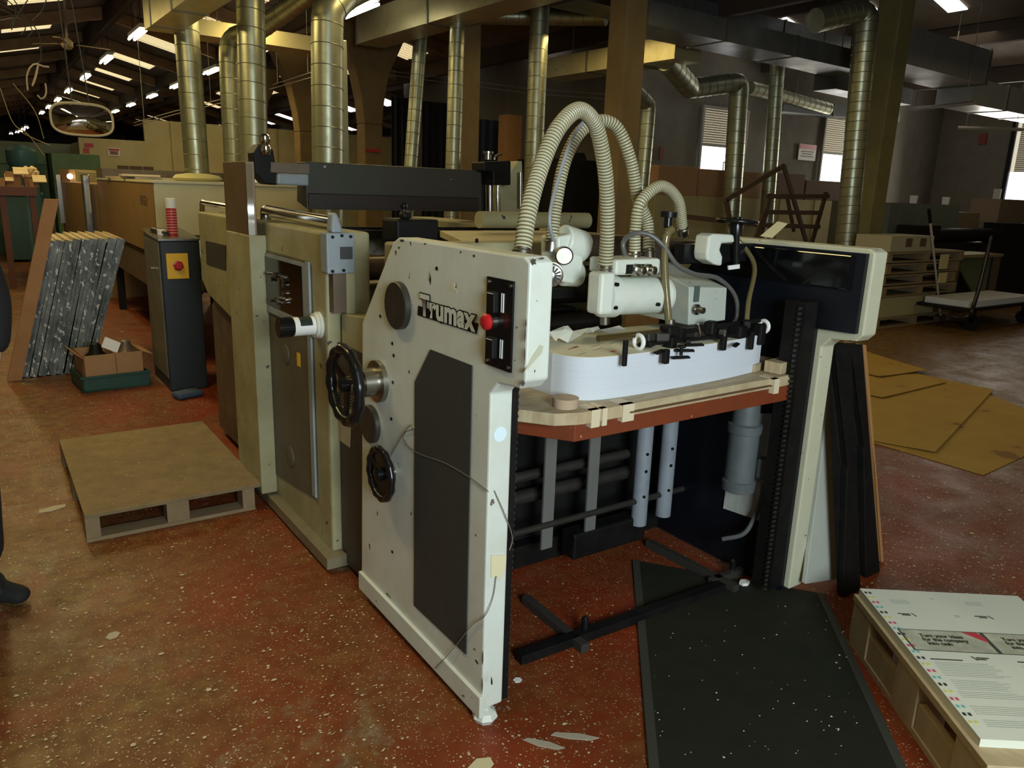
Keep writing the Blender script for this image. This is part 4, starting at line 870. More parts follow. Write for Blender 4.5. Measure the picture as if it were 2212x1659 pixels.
# connector
bm = nb(); prism(bm, [(2.56, .03), (2.565, 1.12), (2.60, 1.125), (2.86, 1.105), (2.90, .03)], 'x', 1.155, 1.25); con = build('connector_plate', bm, CREAM2, pu, bev=.005)
bm = nb(); box(bm, 1.148, 1.155, 2.58, 2.885, .03, .985); build('kick_panel', bm, mat('brown black kick panel', (.05, .042, .035), .5, col2=(.03, .025, .02), sc=5), con)
P = [PX(*q, 1.146) for q in ((718, 880), (756, 905), (755, 968), (719, 935))]; P = [PX(*q, 1.146) for q in ((718, 868), (758, 885), (755, 967), (719, 940))]
bm = nb(); hexa(bm, P, [p+Vector((.002, 0, 0)) for p in P]); nt_ = build('notice_sheet', bm, mat('yellowed notice', (.45, .38, .24), .7), con)
bm = nb()
for k in range(12):
    z = .82-k*.012; box(bm, 1.1445, 1.1455, 2.70+.02*(k % 3), 2.86, z-.15+.12, z-.147+.12)
build('notice_print', bm, mat('notice print', (.22, .17, .1), .8), con)
# cabinet 1
bm = nb(); box(bm, X0, 1.30, 2.90, 3.92, .06, 1.42); cb = build('side_cabinet', bm, CREAM2, pu, bev=.012)
bm = nb(); P = [(3.07, .25), (3.07, 1.292), (3.80, 1.292), (3.84, .15)]; prism(bm, P, 'x', X0-.006, X0); build('door_panel', bm, GDOOR, cb)
bm = nb(); box(bm, X0-.012, X0-.004, 3.10, 3.78, 1.02, 1.28); box(bm, X0-.013, X0-.004, 3.06, 3.10, .26, 1.29); box(bm, X0-.014, X0-.004, 3.08, 3.80, 1.005, 1.03); build_each('door_trim', bm, BLUEG, cb)
bm = nb(); box(bm, X0-.014, X0-.012, 3.14, 3.76, 1.04, 1.265); build('viewing_window', bm, BLKG, cb)
bm = nb()
for k in range(14): p = (X0-.03, 3.30+.32*random.random(), 1.07+.13*random.random()); lathe(bm, p, (X0+1, p[1], p[2]), [(0, .004), (.003, random.uniform(.007, .014)), (.016, .008)], 10)
build_each('inside_fitting', bm, STEEL, cb, smooth=True)
for q, r_ in (((618, 765), .045), ((628, 985), .05)):
    p = PX(*q, X0-.006); bm = nb(); lathe(bm, (X0-.006, p.y, p.z), (0, p.y, p.z), [(0, r_), (.004, r_), (.006, r_-.006)], 28); build('round_cover', bm, GDOOR, cb, smooth=True)
bm = nb(); p = PX(645, 777, X0-.007); box(bm, X0-.008, X0-.006, p.y-.02, p.y+.02, p.z-.03, p.z+.03); build('warning_plate', bm, YEL, cb)
bm = nb(); prism(bm, [(2.84, .02), (2.84, .07), (4.05, .07), (4.05, .02)], 'x', X0-.05, X0+.2); build('base_rail', bm, mat('brown base rail', (.2, .17, .1), .5, col2=(.1, .08, .05), sc=6), pu)
bm = nb(); P = [PZ(*q, .0) for q in ((700, 1205), (735, 1195), (760, 1175), (735, 1170), (700, 1190))]; hexa(bm, [Vector((p.x, p.y, .03)) for p in P], [Vector((p.x, p.y, .0)) for p in P]); build('foot_rag', bm, mat('pale blue rag', (.3, .36, .42), .8), pu)
# graduated knob
c = PX(690, 702, X0); bm = nb(); lathe(bm, c, c-Vector((1, 0, 0)), [(0, .055), (.012, .055), (.013, .05), (.026, .05)], 36); build('dial_flange', bm, CAST, pu, smooth=True)
bm = nb(); lathe(bm, c-Vector((.026, 0, 0)), c-Vector((1, 0, 0)), [(0, .038), (.085, .038)], 32); kd = build('graduated_drum', bm, WHITE, pu, smooth=True)
bm = nb(); 
for k in range(16):
    a = 2*math.pi*k/16; v = Vector((0, math.cos(a), math.sin(a))); bar(bm, c-Vector((.118, 0, 0))+v*.036, c-Vector((.168, 0, 0))+v*.036, .01, .008, v)
cyl(bm, c-Vector((.112, 0, 0)), c-Vector((.17, 0, 0)), .037, seg=32); build('grip_knob', bm, BLACK, pu, smooth=False)
bm = nb(); lathe(bm, c-Vector((.04, .0, 0)), c-Vector((1, 0, 0)), [(0, .0385), (.05, .0385)], 32)
geom = [v for v in bm.verts if v.co.z < c.z+.004]; bmesh.ops.delete(bm, geom=geom, context='VERTS'); build('drum_scale', bm, mat('dark drum scale', (.02, .03, .025), .35), pu, smooth=True) if len(bm.faces) else None
# chrome handles
def handle(q0, q1, Xh, r=.027):
    a, b = PX(*q0, Xh), PX(*q1, Xh); dn = Vector((0, 0, -.085)); bm = nb()
    pth = [a+dn+Vector((0, .03, 0)), a+Vector((0, .012, -.03)), a, a.lerp(b, .15), a.lerp(b, .85), b]
    tube(bm, resample(spline(pth, 8), .015), r, 16); return build('rail_handle', bm, CHROME, pu, smooth=True)
handle((575, 455), (725, 482), 1.2); handle((437, 437), (497, 447), 1.2, .016)
P = [PX(*q, 1.16) for q in ((720, 500), (727, 475), (738, 465), (748, 505))]; bm = nb(); hexa(bm, P, [p+Vector((.04, 0, 0)) for p in P]); 
a, b = PY(709, 592, 2.84), PY(766, 503, 2.84)
bm = nb(); box(bm, 1.09, 1.205, 2.83, 2.90, a.z, b.z); gbk = build('hinge_block', bm, BLUEG, pu, bev=.006)
P = [Vector((1.115, 2.84, b.z)), Vector((1.165, 2.84, b.z)), Vector((1.148, 2.86, b.z+.075)), Vector((1.128, 2.86, b.z+.075))]
bm = nb(); hexa(bm, P, [p+Vector((0, .06, 0)) for p in P]); build('hinge_horn', bm, BLUEG, gbk, bev=.01)
bm = nb(); p, q = PY(735, 560, 2.829), PY(761, 533, 2.829); box(bm, p.x, q.x, 2.826, 2.83, p.z, q.z); build('label_plate', bm, GREYP, gbk)
bm = nb()
for q in ((718, 512), (738, 509), (757, 511), (718, 586), (742, 584)):
    p = PY(*q, 2.829); cyl(bm, p, p-Vector((0, .006, 0)), .006, seg=12)
build_each('socket_screw', bm, BLKM, gbk)
bm = nb(); box(bm, 1.12, 1.17, 2.85, 2.89, 1.11, a.z+.01); build('support_strut', bm, BROWNM, pu); bm = nb(); box(bm, 1.17, 1.205, 2.84, 2.88, 1.09, a.z+.01); build('support_strut', bm, CREAM2, pu)
# tall upright
bm = nb(); box(bm, 1.035, 1.075, 3.66, 4.05, .1, 1.69); up1 = build('steel_upright', bm, mat('upright steel', (.22, .16, .10), .35, .5, col2=(.14, .09, .05), sc=4), pu, bev=.003)
bm = nb(); box(bm, 1.03, 1.11, 3.64, 4.04, .08, 1.36); build('upright_cover', bm, CREAM2, up1, bev=.006)
bm = nb(); box(bm, 1.033, 1.062, 3.652, 3.66, 1.3, 1.68); build('bright_edge', bm, CHROME, up1)
# cabinet 2
bm = nb(); prism(bm, [(4.04, .05), (4.04, 1.415), (4.98, 1.415), (4.98, 1.0), (4.86, .93), (4.35, .86), (4.30, .05)], 'x', X0, 1.30); cb2 = build('side_cabinet', bm, CREAM2, pu, bev=.01)
bm = nb(); prism(bm, [(4.3, .05), (4.36, .84), (4.86, .92), (4.98, .85), (4.98, .05)], 'x', 1.16, 1.22); build('dark_recess_panel', bm, BROWNM, cb2)
bm = nb(); P = [PX(*q, X0-.004) for q in ((444, 520), (487, 530), (487, 583), (446, 570))]; hexa(bm, P, [p+Vector((.004, 0, 0)) for p in P]); build('louvre_panel', bm, GREYP, cb2)
# right side of the press and everything across the bed
bm = nb(); box(bm, 2.55, 2.72, 2.90, 4.98, .06, 1.40); build('side_cabinet', bm, CREAM2, pu, bev=.012)
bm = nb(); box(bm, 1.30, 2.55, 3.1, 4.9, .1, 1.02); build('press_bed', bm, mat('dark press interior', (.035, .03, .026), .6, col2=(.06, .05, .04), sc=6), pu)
for y, z, r_, m_ in ((2.98, 1.14, .075, DKMET), (3.12, 1.25, .05, BROWNM), (2.80, 1.0, .05, DKMET)):
    bm = nb(); cyl(bm, (1.22, y, z), (2.56, y, z), r_, seg=36); build('impression_roller', bm, m_, pu, smooth=True)
bm = nb(); box(bm, 1.3, 2.55, 3.35, 3.39, 1.36, 1.40); box(bm, 1.3, 2.55, 3.45, 3.47, 1.39, 1.41); build_each('screen_rail', bm, BLACK, pu)
bm = nb(); box(bm, 1.28, 2.56, 3.42, 3.45, 1.28, 1.36); build('stained_rail', bm, mat('ink stained rail', (.3, .29, .22), .5, col2=(.04, .035, .03), sc=28, amt=1.), pu)
bm = nb(); box(bm, 1.3, 2.5, 3.3, 4.2, 1.10, 1.16); build('feed_deck', bm, BROWNM, pu)
for q, w_ in ((((769, 524), (798, 524), (798, 531), (772, 531)), 0), (((769, 568), (806, 567), (823, 579), (778, 580)), 0)):
    P = [PZ(a_, b_, 1.26 if w_ == 0 and b_ < 550 and a_ < 800 and q[0][1] == 524 else 1.17) for a_, b_ in q]; bm = nb(); hexa(bm, P, [p-Vector((0, 0, .001)) for p in P]); build('printed_sheet', bm, WHITE, pu)
# feed table between feeder and press
A = [PZ(940, 497, 1.40), PZ(1235, 497, 1.40)]
bm = nb(); hexa(bm, [(1.62, 2.62, 1.38), (2.55, 2.56, 1.38), (2.55, 3.33, 1.40), (1.86, 3.33, 1.40)], [(1.62, 2.62, 1.36), (2.55, 2.56, 1.36), (2.55, 3.33, 1.37), (1.86, 3.33, 1.37)]); build('feed_table', bm, mat('worn feed table', (.58, .52, .33), .5, col2=(.42, .36, .22), sc=4), pu)
c = PY(892, 482, 3.0); bm = nb(); box(bm, c.x-.1, c.x+.1, 2.95, 3.1, 1.37, 1.47); box(bm, c.x-.07, c.x-.03, 2.95, 3.0, 1.47, 1.5); ib = build('ink_stained_clamp', bm, BLKM, pu, bev=.01)
p = PY(872, 445, 3.0); bm = nb(); cyl(bm, (p.x, 3.0, 1.45), (p.x, 3.0, p.z), .008); lathe(bm, (p.x, 3, p.z-.015), (p.x, 3, 3), [(0, .005), (.01, .016), (.022, .014), (.03, .004)], 16); build('ball_lever', bm, BLACK, ib, smooth=True)
# squeegee beam
sb = nb()
prism(sb, [(4.28, 1.46), (4.30, 1.72), (4.42, 1.72), (4.45, 1.50)], 'x', 1.54, 2.70); sbo = build('squeegee_beam', sb, mat('dark green grey beam', (.030, .036, .024), .5, col2=(.045, .028, .018), sc=3, dark=(.3, .32, .3), dsc=18, dth=.72), pu, bev=.006)
bm = nb(); prism(bm, [(4.262, 1.47), (4.262, 1.545), (4.278, 1.55), (4.278, 1.47)], 'x', 1.545, 2.66); build('squeegee_blade', bm, mat('black brown blade', (.02, .013, .01), .5), sbo)
a = PY(572, 345, 4.3)
bm = nb(); P = [PY(*q, 4.28) for q in ((548, 330), (560, 310), (590, 322), (594, 345), (600, 400), (575, 398), (552, 375))]; hexa(bm, P, [p+Vector((0, .12, 0)) for p in P]); cl = build('carriage_clamp', bm, BLKM, pu, bev=.008)
for q in ((572, 300), (574, 322)): c = PY(*q, 4.26); bm = nb(); lathe(bm, c-Vector((0, 0, .03)), c+Vector((0, 0, 1)), [(0, .02), (.02, .028), (.045, .026), (.055, .015)], 20); build('clamp_screw', bm, CHROME, cl, smooth=True)
bm = nb(); P = [PY(*q, 4.25) for q in ((600, 374), (668, 377), (668, 402), (600, 399))]; hexa(bm, P, [p+Vector((0, .1, 0)) for p in P]); build('air_cylinder', bm, BLUEG, pu, bev=.01)
bm = nb(); P = [PY(*q, 4.27) for q in ((585, 350), (668, 355), (668, 376), (585, 372))]; hexa(bm, P, [p+Vector((0, .1, 0)) for p in P]); build('carriage_arm', bm, BROWNM, pu)
bm = nb(); P = [PY(*q, 4.2) for q in ((1045, 350), (1104, 347), (1104, 400), (1066, 400), (1064, 372), (1045, 370))]; hexa(bm, P, [p+Vector((0, .15, 0)) for p in P]); cl = build('carriage_clamp', bm, BLKM, pu, bev=.008)
c = PY(1054, 345, 4.22); bm = nb(); lathe(bm, c, c+Vector((0, 0, 1)), [(0, .02), (.035, .02), (.037, .032), (.05, .032)], 24); build('clamp_screw', bm, STEEL, cl, smooth=True)
bm = nb(); tube(bm, resample(spline([PY(1068, 345, 4.2), PY(1070, 338, 4.2), PY(1084, 333, 4.2)], 6), .01), .008, 10); build('clamp_lever', bm, STEEL, cl, smooth=True)
for q0, q1, r_, m_ in (((1058, 392), (1058, 472), .024, STEEL), ((1075, 400), (1075, 472), .014, CHROME), ((1124, 372), (1124, 450), .012, STEEL)):
    bm = nb(); cyl(bm, PY(*q0, 4.3), PY(*q1, 4.3), r_); build('guide_post', bm, m_, pu, smooth=True)
bm = nb(); P = [PY(*q, 4.35) for q in ((1083, 400), (1120, 348), (1128, 348), (1132, 475), (1084, 475))]; hexa(bm, P, [p+Vector((0, .2, 0)) for p in P]); build('end_housing', bm, CREAM2, pu, bev=.006)
bm = nb(); cyl(bm, (2.0, 3.2, 1.46), (2.68, 3.2, 1.46), .04); build('cream_roller', bm, CREAM2, pu, smooth=True)

# delivery conveyor and dryer
bm = nb(); box(bm, 1.5, 2.5, 5.05, 7.25, .7, 1.0); tag(build('delivery_conveyor', bm, mat('dim conveyor casing', (.09, .07, .045), .6)), 'dim conveyor between the press and the cream dryer', 'conveyor')
dr = thing('hot_air_dryer', 'long dryer with cream end and brown lettered side', 'dryer', (2, 9, 0))
bm = nb(); box(bm, 1.285, 2.64, 7.3, 10.85, 1.12, 1.565); build('hood', bm, DRYCR, dr, bev=.008)
bm = nb(); box(bm, 1.275, 1.29, 7.32, 10.85, .95, 1.55); sp__ = build('brown_side_panel', bm, mat('brown dryer side', (.22, .13, .04), .6, col2=(.16, .09, .03), sc=3), dr)
bm = nb(); box(bm, 1.3, 2.6, 7.35, 10.8, .6, 1.12); build('lower_casing', bm, BROWNM, dr)
for x in (1.4, 2.5):
    for y in (7.5, 10.6): bm = nb(); box(bm, x-.04, x+.04, y-.04, y+.04, 0, .6); build('leg', bm, BLKM, dr)
bm = text_bm('IERGEN', .13, frame4((1.273, 7.95, 1.36), (0, -1, 0), (0, 0, 1)), sx=.8); build('side_lettering', bm, mat('dark side lettering', (.07, .05, .025), .7), dr)
bm = nb(); box(bm, 1.27, 2.66, 7.28, 10.9, 1.565, 1.585); build('top_edge', bm, mat('bright hood edge', (.6, .56, .36), .5), dr)
bm = nb(); n = 14; A = [Vector((2.0+.28*math.cos(2*math.pi*k/n), 8.0+.2*math.sin(2*math.pi*k/n), 1.586)) for k in range(n)]; lathe(bm, (1.85, 8.2, 1.586), (1.85, 8.2, 3), [(0, .2), (.03, .23), (.06, .2), (.075, .1)], 20)
tag(build('coiled_hose', bm, mat('pale coiled hose', (.45, .42, .2), .6), smooth=True), 'flat pale coil lying on top of the dryer', 'hose')
bm = nb(); obox(bm, (1.55, 9.3, 1.60), (.5, 1.2, .02), .1); obox(bm, (1.45, 9.0, 1.625), (.35, .7, .02), -.1); tag(build('board_stack', bm, mat('pale boards', (.55, .47, .33), .6)), 'pale boards lying on the dryer top left end', 'boards')
bm = nb(); box(bm, 1.35, 2.9, 10.95, 11.5, 1.0, 1.70); tag(build('dryer_duct_box', bm, BROWNM), 'long brown box behind the dryer hood', 'cabinet')
d2 = thing('far_dryer_section', 'farther brown dryer section with two bright lamps', 'dryer', (1.8, 13, 0))
bm = nb(); box(bm, 1.25, 2.6, 11.65, 15.6, .0, 1.5); build('casing', bm, mat('brown dryer side', (.3, .17, .06), .6), d2)
for y in (11.55, 15.4): bm = nb(); box(bm, 1.18, 1.26, y-.1, y+.1, .8, 1.62); build('chrome_post', bm, CHROME, d2, bev=.01)
for q in ((151, 381), (171, 382)): c = PY(*q, 14.9); bm = nb(); bmesh.ops.create_uvsphere(bm, u_segments=16, v_segments=10, radius=.045, matrix=Matrix.Translation(c)); build('indicator_lamp', bm, mat('white indicator lamp', (1, .97, .85), .4, emit=4), d2, smooth=True)
for q in ((218, 392), (243, 393)): c = PY(*q, 11.2); bm = nb(); bmesh.ops.create_uvsphere(bm, u_segments=16, v_segments=10, radius=.045, matrix=Matrix.Translation(c)); build('glass_dome', bm, CHROME, d2, smooth=True)
bm = nb(); c = PY(195, 368, 13); box(bm, c.x-.16, c.x+.16, 13, 13.4, 1.52, 1.68)
for k in range(4): box(bm, c.x-.16, c.x+.16, 12.985, 13, 1.54+k*.035, 1.55+k*.035)
tag(build('vent_box', bm, OFFW), 'small cream slotted vent box on the far dryer', 'vent box')
bm = nb(); obox(bm, (1.5, 15.2, 1.6), (.4, .5, .2), .2); tag(build('cardboard_box', bm, CARD), 'small cardboard box standing on the far dryer end', 'box')

# ================================================================== LEFT AISLE
# control pedestal
pd = thing('control_pedestal', 'black control pedestal with a red and yellow isolator', 'control cabinet', (1.19, 6.5, 0))
px0, px1_ = 1.10, 1.375
bm = nb(); prism(bm, [(6.2, 0), (6.2, 1.15), (6.24, 1.17), (6.85, 1.19), (6.85, 0)], 'x', px0, px1_); build('cabinet_body', bm, mat('pedestal black', (.012, .02, .024), .45), pd, bev=.008)
bm = nb(); box(bm, px0-.006, px0, 6.24, 6.83, .1, 1.14); build('scuffed_side_panel', bm, mat('scuffed grey side', (.14, .13, .09), .5, col2=(.07, .06, .04), sc=5), pd)
bm = nb(); hexa(bm, [(px0-.01, 6.19, 1.155), (px1_+.01, 6.19, 1.155), (px1_+.01, 6.87, 1.195), (px0-.01, 6.87, 1.195)], [(px0-.01, 6.19, 1.17), (px1_+.01, 6.19, 1.17), (px1_+.01, 6.87, 1.21), (px0-.01, 6.87, 1.21)]); build('top_tray', bm, STEEL, pd)
a, b = PY(362, 603, 6.195), PY(405, 547, 6.195); bm = nb(); box(bm, a.x, b.x, 6.185, 6.2, a.z, b.z); iso = build('isolator_plate', bm, YEL, pd, bev=.004)
c = PY(385, 574, 6.18); bm = nb(); lathe(bm, c, c-Vector((0, 1, 0)), [(0, .04), (.01, .04), (.012, .03), (.03, .025)], 6); build('rotary_handle', bm, RED, iso)
bm = nb(); lathe(bm, (px1_+.03, 6.3, .85), (px1_+.03, 6.3, 3), [(0, .03), (.05, .03), (.06, .02), (.12, .02), (.13, .03), (.2, .03), (.3, .02)], 14); build('air_regulator', bm, CHROME, pd, smooth=True)
p = PX(335, 580, px0-.01); bm = nb(); lathe(bm, p, p-Vector((1, 0, 0)), [(0, .01), (.03, .012)], 12); build('side_knob', bm, CHROME, pd, smooth=True)
bm = nb(); tube(bm, resample(spline([(1.42, 5.9, .35), (1.40, 5.75, .2), (1.38, 5.6, .05), (1.45, 5.4, .04)], 8), .02), .025, 12); tag(build('grey_hose', bm, TUBEG, smooth=True), 'grey hose end drooping to the floor beside the black pedestal', 'hose')
bm = nb(); obox(bm, PZ(405, 850, .03)+Vector((0, 0, 0)), (.2, .12, .05), .3); tag(build('blue_rag', bm, mat('dark blue rag', (.04, .07, .12), .8), bev=.02), 'crumpled dark blue rag on the floor at the pedestal foot', 'rag')
sc_ = thing('spray_can', 'red spray can with a white cap on the pedestal', 'spray can', (1.235, 6.4, 1.17))
bm = nb(); lathe(bm, (1.235, 6.4, 1.17), (1.235, 6.4, 3), [(0, .036), (.004, .038), (.21, .038), (.215, .034)], 28); build('can_body', bm, mat('red can', (.42, .02, .025), .4), sc_, smooth=True)
bm = nb(); lathe(bm, (1.235, 6.4, 1.386), (1.235, 6.4, 3), [(0, .036), (.07, .036), (.073, .03)], 28); build('cap', bm, WHITE, sc_, smooth=True)
bm = nb()
for k in range(9): z = 1.20+k*.02; lathe(bm, (1.235, 6.4, z), (1.235, 6.4, 3), [(0, .0385), (.006, .0385)], 28)
build('label_print', bm, mat('can print', (.6, .3, .27), .5), sc_, smooth=True)
bm = nb(); lathe(bm, (1.165, 6.45, 1.17), (1.165, 6.45, 3), [(0, .03), (.05, .032), (.052, .028)], 20); tag(build('white_tub', bm, WHITE, smooth=True), 'small white tub behind the red spray can', 'tub')
bm = nb(); cyl(bm, (1.13, 6.6, 1.21), (1.19, 6.36, 1.20), .022, .014); tag(build('small_tool', bm, DKMET, smooth=True), 'dull metal tool lying on the pedestal top', 'tool')
# leaning screen frames
fr_px = [(45, 815, 103, 522), (62, 817, 122, 522), (83, 812, 142, 522), (103, 812, 160, 519), (122, 808, 176, 519), (135, 800, 195, 518), (150, 795, 214, 518), (165, 790, 236, 517), (178, 785, 255, 518)]
for k, (bx, by, tx, ty) in enumerate(fr_px):
    a = PY(bx, by, 7.15); b = PY(tx, ty, 7.15); a.z = .0; d = (b-a).normalized(); nx = Vector((d.z, 0, -d.x)); wdt = .058; D = .95
    t = thing('printing_screen', '%s of the ink stained screen frames leaning in a row' % ['leftmost', 'second from the left', 'third from the left', 'fourth from the left', 'middle one', 'fourth from the right', 'third from the right', 'second from the right', 'rightmost'][k], 'screen frame', (a.x, 7.6, 0), 'screen frames leaning in the aisle')
    nx = nx.normalized(); o0 = nx*(-a.x*0) ; e = .001
    lift = Vector((0, 0, abs(nx.z)*wdt))
    a = a+lift; b = b+lift
    def slab(p, q, y0, y1): bm = nb(); hexa(bm, [(p.x, y0, p.z), (p.x+nx.x*wdt, y0, p.z+nx.z*wdt), (p.x+nx.x*wdt, y1, p.z+nx.z*wdt), (p.x, y1, p.z)], [(q.x, y0, q.z), (q.x+nx.x*wdt, y0, q.z+nx.z*wdt), (q.x+nx.x*wdt, y1, q.z+nx.z*wdt), (q.x, y1, q.z)]); return bm
    build('front_bar', slab(a, b, 7.15, 7.2), SCR, t); build('rear_bar', slab(a, b, 7.15+D-.05, 7.15+D), SCR, t)
    build('top_bar', slab(b-d*.05, b, 7.2, 7.1+D), WOODP, t); build('bottom_bar', slab(a, a+d*.05, 7.2, 7.1+D), WOODP, t)
    m_ = a.lerp(b, .03); q_ = a.lerp(b, .97)
    bm = nb(); o1 = nx*(wdt*.45); hexa(bm, [m_+o1, q_+o1, q_+o1+nx*.002, m_+o1+nx*.002], [p+Vector((0, D-.06, 0)) for p in (m_+o1, q_+o1, q_+o1+nx*.002, m_+o1+nx*.002)]); build('mesh_cloth', bm, mat('stained mesh', (.1, .085, .05), .7), t)
a, b = PY(14, 818, 7.08), PY(96, 430, 7.08); a.z = 0
bm = nb(); hexa(bm, [a, a+Vector((.10, 0, 0)), b+Vector((.10, 0, 0)), b], [p+Vector((0, .04, 0)) for p in (a, a+Vector((.10, 0, 0)), b+Vector((.10, 0, 0)), b)]); 
tag(build('leaning_board', bm, ORW, bev=.003), 'tall orange brown board leaning left of the screen frames', 'board')
# tray and box
a, b = PZ(180, 850), PZ(325, 832)
ctr = (a+b)/2; ang = math.atan2(b.y-a.y, b.x-a.x); L_ = (b-a).length; dpt = .42
cc = ctr+Vector((-math.sin(ang), math.cos(ang), 0))*dpt/2
bm = nb(); obox(bm, cc+Vector((0, 0, .01)), (L_, dpt, .02), ang)
for sx__, sy__, ww_, dd_ in ((0, -1, L_, .015), (0, 1, L_, .015), (-1, 0, .015, dpt), (1, 0, .015, dpt)):
    obox(bm, cc+Matrix.Rotation(ang, 3, 'Z')@Vector((sx__*(L_/2-.0075), sy__*(dpt/2-.0075), .06)), (ww_, dd_, .12), ang)
obox(bm, cc+Matrix.Rotation(ang, 3, 'Z')@Vector((0, -dpt/2-.004, .115)), (L_+.02, .012, .02), ang)
tag(build('green_tray', bm, GREENT, bev=.003), 'shallow dark green tray on the floor before the frames', 'tray')
cb_ = thing('cardboard_carton', 'open cardboard carton standing in the green tray', 'carton', tuple(cc+Vector((0, 0, .02))))
Rz = Matrix.Rotation(ang, 3, 'Z'); cl_, cd_ = L_-.06, dpt-.06
bm = nb()
for sx__, sy__, ww_, dd_ in ((0, -1, cl_, .006), (0, 1, cl_, .006), (-1, 0, .006, cd_), (1, 0, .006, cd_), (0.06, 0, .006, cd_)):
    obox(bm, cc+Rz@Vector((sx__*(cl_/2-.003), sy__*(cd_/2-.003), .15)), (ww_, dd_, .255), ang)
obox(bm, cc+Rz@Vector((0, 0, .028)), (cl_, cd_, .006), ang); build('carton_walls', bm, CARD, cb_)
bm = nb(); obox(bm, cc+Rz@Vector((-cl_/2-.03, 0, .285)), (.08, cd_, .005), Rz@Matrix.Rotation(.7, 3, 'Y')); obox(bm, cc+Rz@Vector((cl_/2+.03, 0, .265)), (.09, cd_, .005), Rz@Matrix.Rotation(.4, 3, 'Y')); build_each('flap', bm, CARD, cb_)
def dirty_can(q, yy, lab, m):
    c = PY(*q, yy); bm = nb(); lathe(bm, (c.x, c.y, .15), (c.x, c.y, 3), [(0, .075), (.10, .08), (.13, .05), (.19, .035), (.2, .02)], 20); tag(build('ink_pot', bm, m, smooth=True), lab, 'ink pot', 'ink pots in the carton')
dirty_can((205, 740), 6.62, 'black ink pot in the left half of the carton', BLKM); dirty_can((270, 740), 6.66, 'dark brown ink pot in the right half of the carton', BROWNM)
bm = nb(); c = PY(240, 745, 6.6); obox(bm, c, (.12, .004, .09), Matrix.Rotation(.5, 3, 'Y')@Matrix.Rotation(-.5, 3, 'X')); tag(build('white_card_scrap', bm, WHITE), 'white card scrap poking out of the carton', 'card')
# step pallet left
P0 = PZ(190, 1175); X0p, X1p, Y0p, Y1p = .25, 1.03, 3.66, 4.86
pl = thing('pallet', 'worn flat topped pallet used as a step beside the press', 'pallet', (.65, 4.2, 0))
bm = nb(); box(bm, X0p, X1p, Y0p-.01, Y1p, .118, .138); build('deck_board', bm, OSB, pl, bev=.003)
for x in (X0p, (X0p+X1p)/2-.05, X1p-.09):
    for y in (Y0p, (Y0p+Y1p)/2-.05, Y1p-.1): bm = nb(); box(bm, x, x+(.06 if x != (X0p+X1p)/2-.05 else .1), y, y+.1, .018, .1175); build('block', bm, WOODPAL, pl, bev=.002)
for y in (Y0p, (Y0p+Y1p)/2-.05, Y1p-.1): bm = nb(); box(bm, X0p, X1p-.03, y, y+.1, 0, .018); build_each('bottom_board', bm, WOODPAL, pl)

# ================================================================== RIGHT FLOOR
# rubber mat
u = Vector((math.cos(R(-36)), math.sin(R(-36)), 0)); v = Vector((math.sin(R(-36)), -math.cos(R(-36)), 0))
ml = thing('rubber_mat', 'dark rubber mat in front of the feeder opening', 'mat', (2.0, 1.3, 0))
A_, B_, C_, D_ = PZ(1380, 1290), PZ(1772, 1285), PZ(1945, 1659), PZ(1412, 1659); A_ = A_+(A_-D_)*.32; dn = (D_-A_).normalized()*.35
Q = [A_, B_, C_+(C_-B_).normalized()*.35, D_+(D_-A_).normalized()*.35]
bm = nb(); hexa(bm, [p+Vector((0, 0, .008)) for p in Q], [p+Vector((0, 0, .001)) for p in Q]); build('mat_sheet', bm, RUB, ml)
bm = nb()
for a, b in ((Q[1], Q[2]), (Q[3], Q[0])): bar(bm, a+Vector((0, 0, .005)), b+Vector((0, 0, .005)), .03, .008)
build_each('bevelled_edge', bm, RUBE, ml)
# pallet with printed sheets
O = Vector((2.545, 1.335, 0)); ua = R(-36.5); u = Vector((math.cos(ua), math.sin(ua), 0)); v = Vector((math.sin(ua), -math.cos(ua), 0))
def L3(a, b, z): return O+u*a+v*b+Vector((0, 0, z))
pr = thing('pallet', 'pale new pallet in the lower right corner carrying printed sheets', 'pallet', tuple(L3(.3, .4, 0)))
def lbox(bm, a0, a1, b0, b1, z0, z1): return obox(bm, L3((a0+a1)/2, (b0+b1)/2, (z0+z1)/2), (a1-a0, b1-b0, z1-z0), Matrix((u, -v, Vector((0, 0, 1)))).transposed())
PW, PL = .75, .86
bm = nb(); lbox(bm, -.034, PW, -.016, PL, .172, .197); build('deck_board', bm, WOODN, pr, bev=.002)
for b0 in (.0, PL/2-.07, PL-.14): bm = nb(); lbox(bm, -.03, .07, b0-.012, b0+.13, .02, .172); build('block', bm, WOODN, pr, bev=.002)
for b0 in (.0, PL/2-.07, PL-.14): bm = nb(); lbox(bm, .34, .44, b0, b0+.14, .02, .172); build('block', bm, WOODN, pr, bev=.002)
bm = nb(); lbox(bm, -.03, .07, 0, PL, 0, .02); lbox(bm, .34, .44, 0, PL, 0, .02); build_each('bottom_board', bm, WOODN, pr)
bm = nb(); lbox(bm, -.024, .0, .13, PL/2-.085, .02, .11); lbox(bm, -.024, .0, PL/2+.065, PL-.155, .02, .11); build_each('side_slat', bm, WOODN, pr)
st = thing('printed_sheet_stack', 'white printed sheets with colour bars on the corner pallet', 'paper stack', tuple(L3(.3, .4, .197)))
TZ = .222
bm = nb(); lbox(bm, -.018, .555, -.012, PL-.07, .1975, TZ)
build('sheet_stack', bm, mat('warm white paper', (.66, .68, .56), .7, col2=(.6, .61, .5), sc=2, spec=.2), st)
def decal(a0, a1, b0, b1, nm, m, dz=.0006): bm = nb(); lbox(bm, a0, a1, b0, b1, TZ+dz-.0004, TZ+dz); return build(nm, bm, m, st)
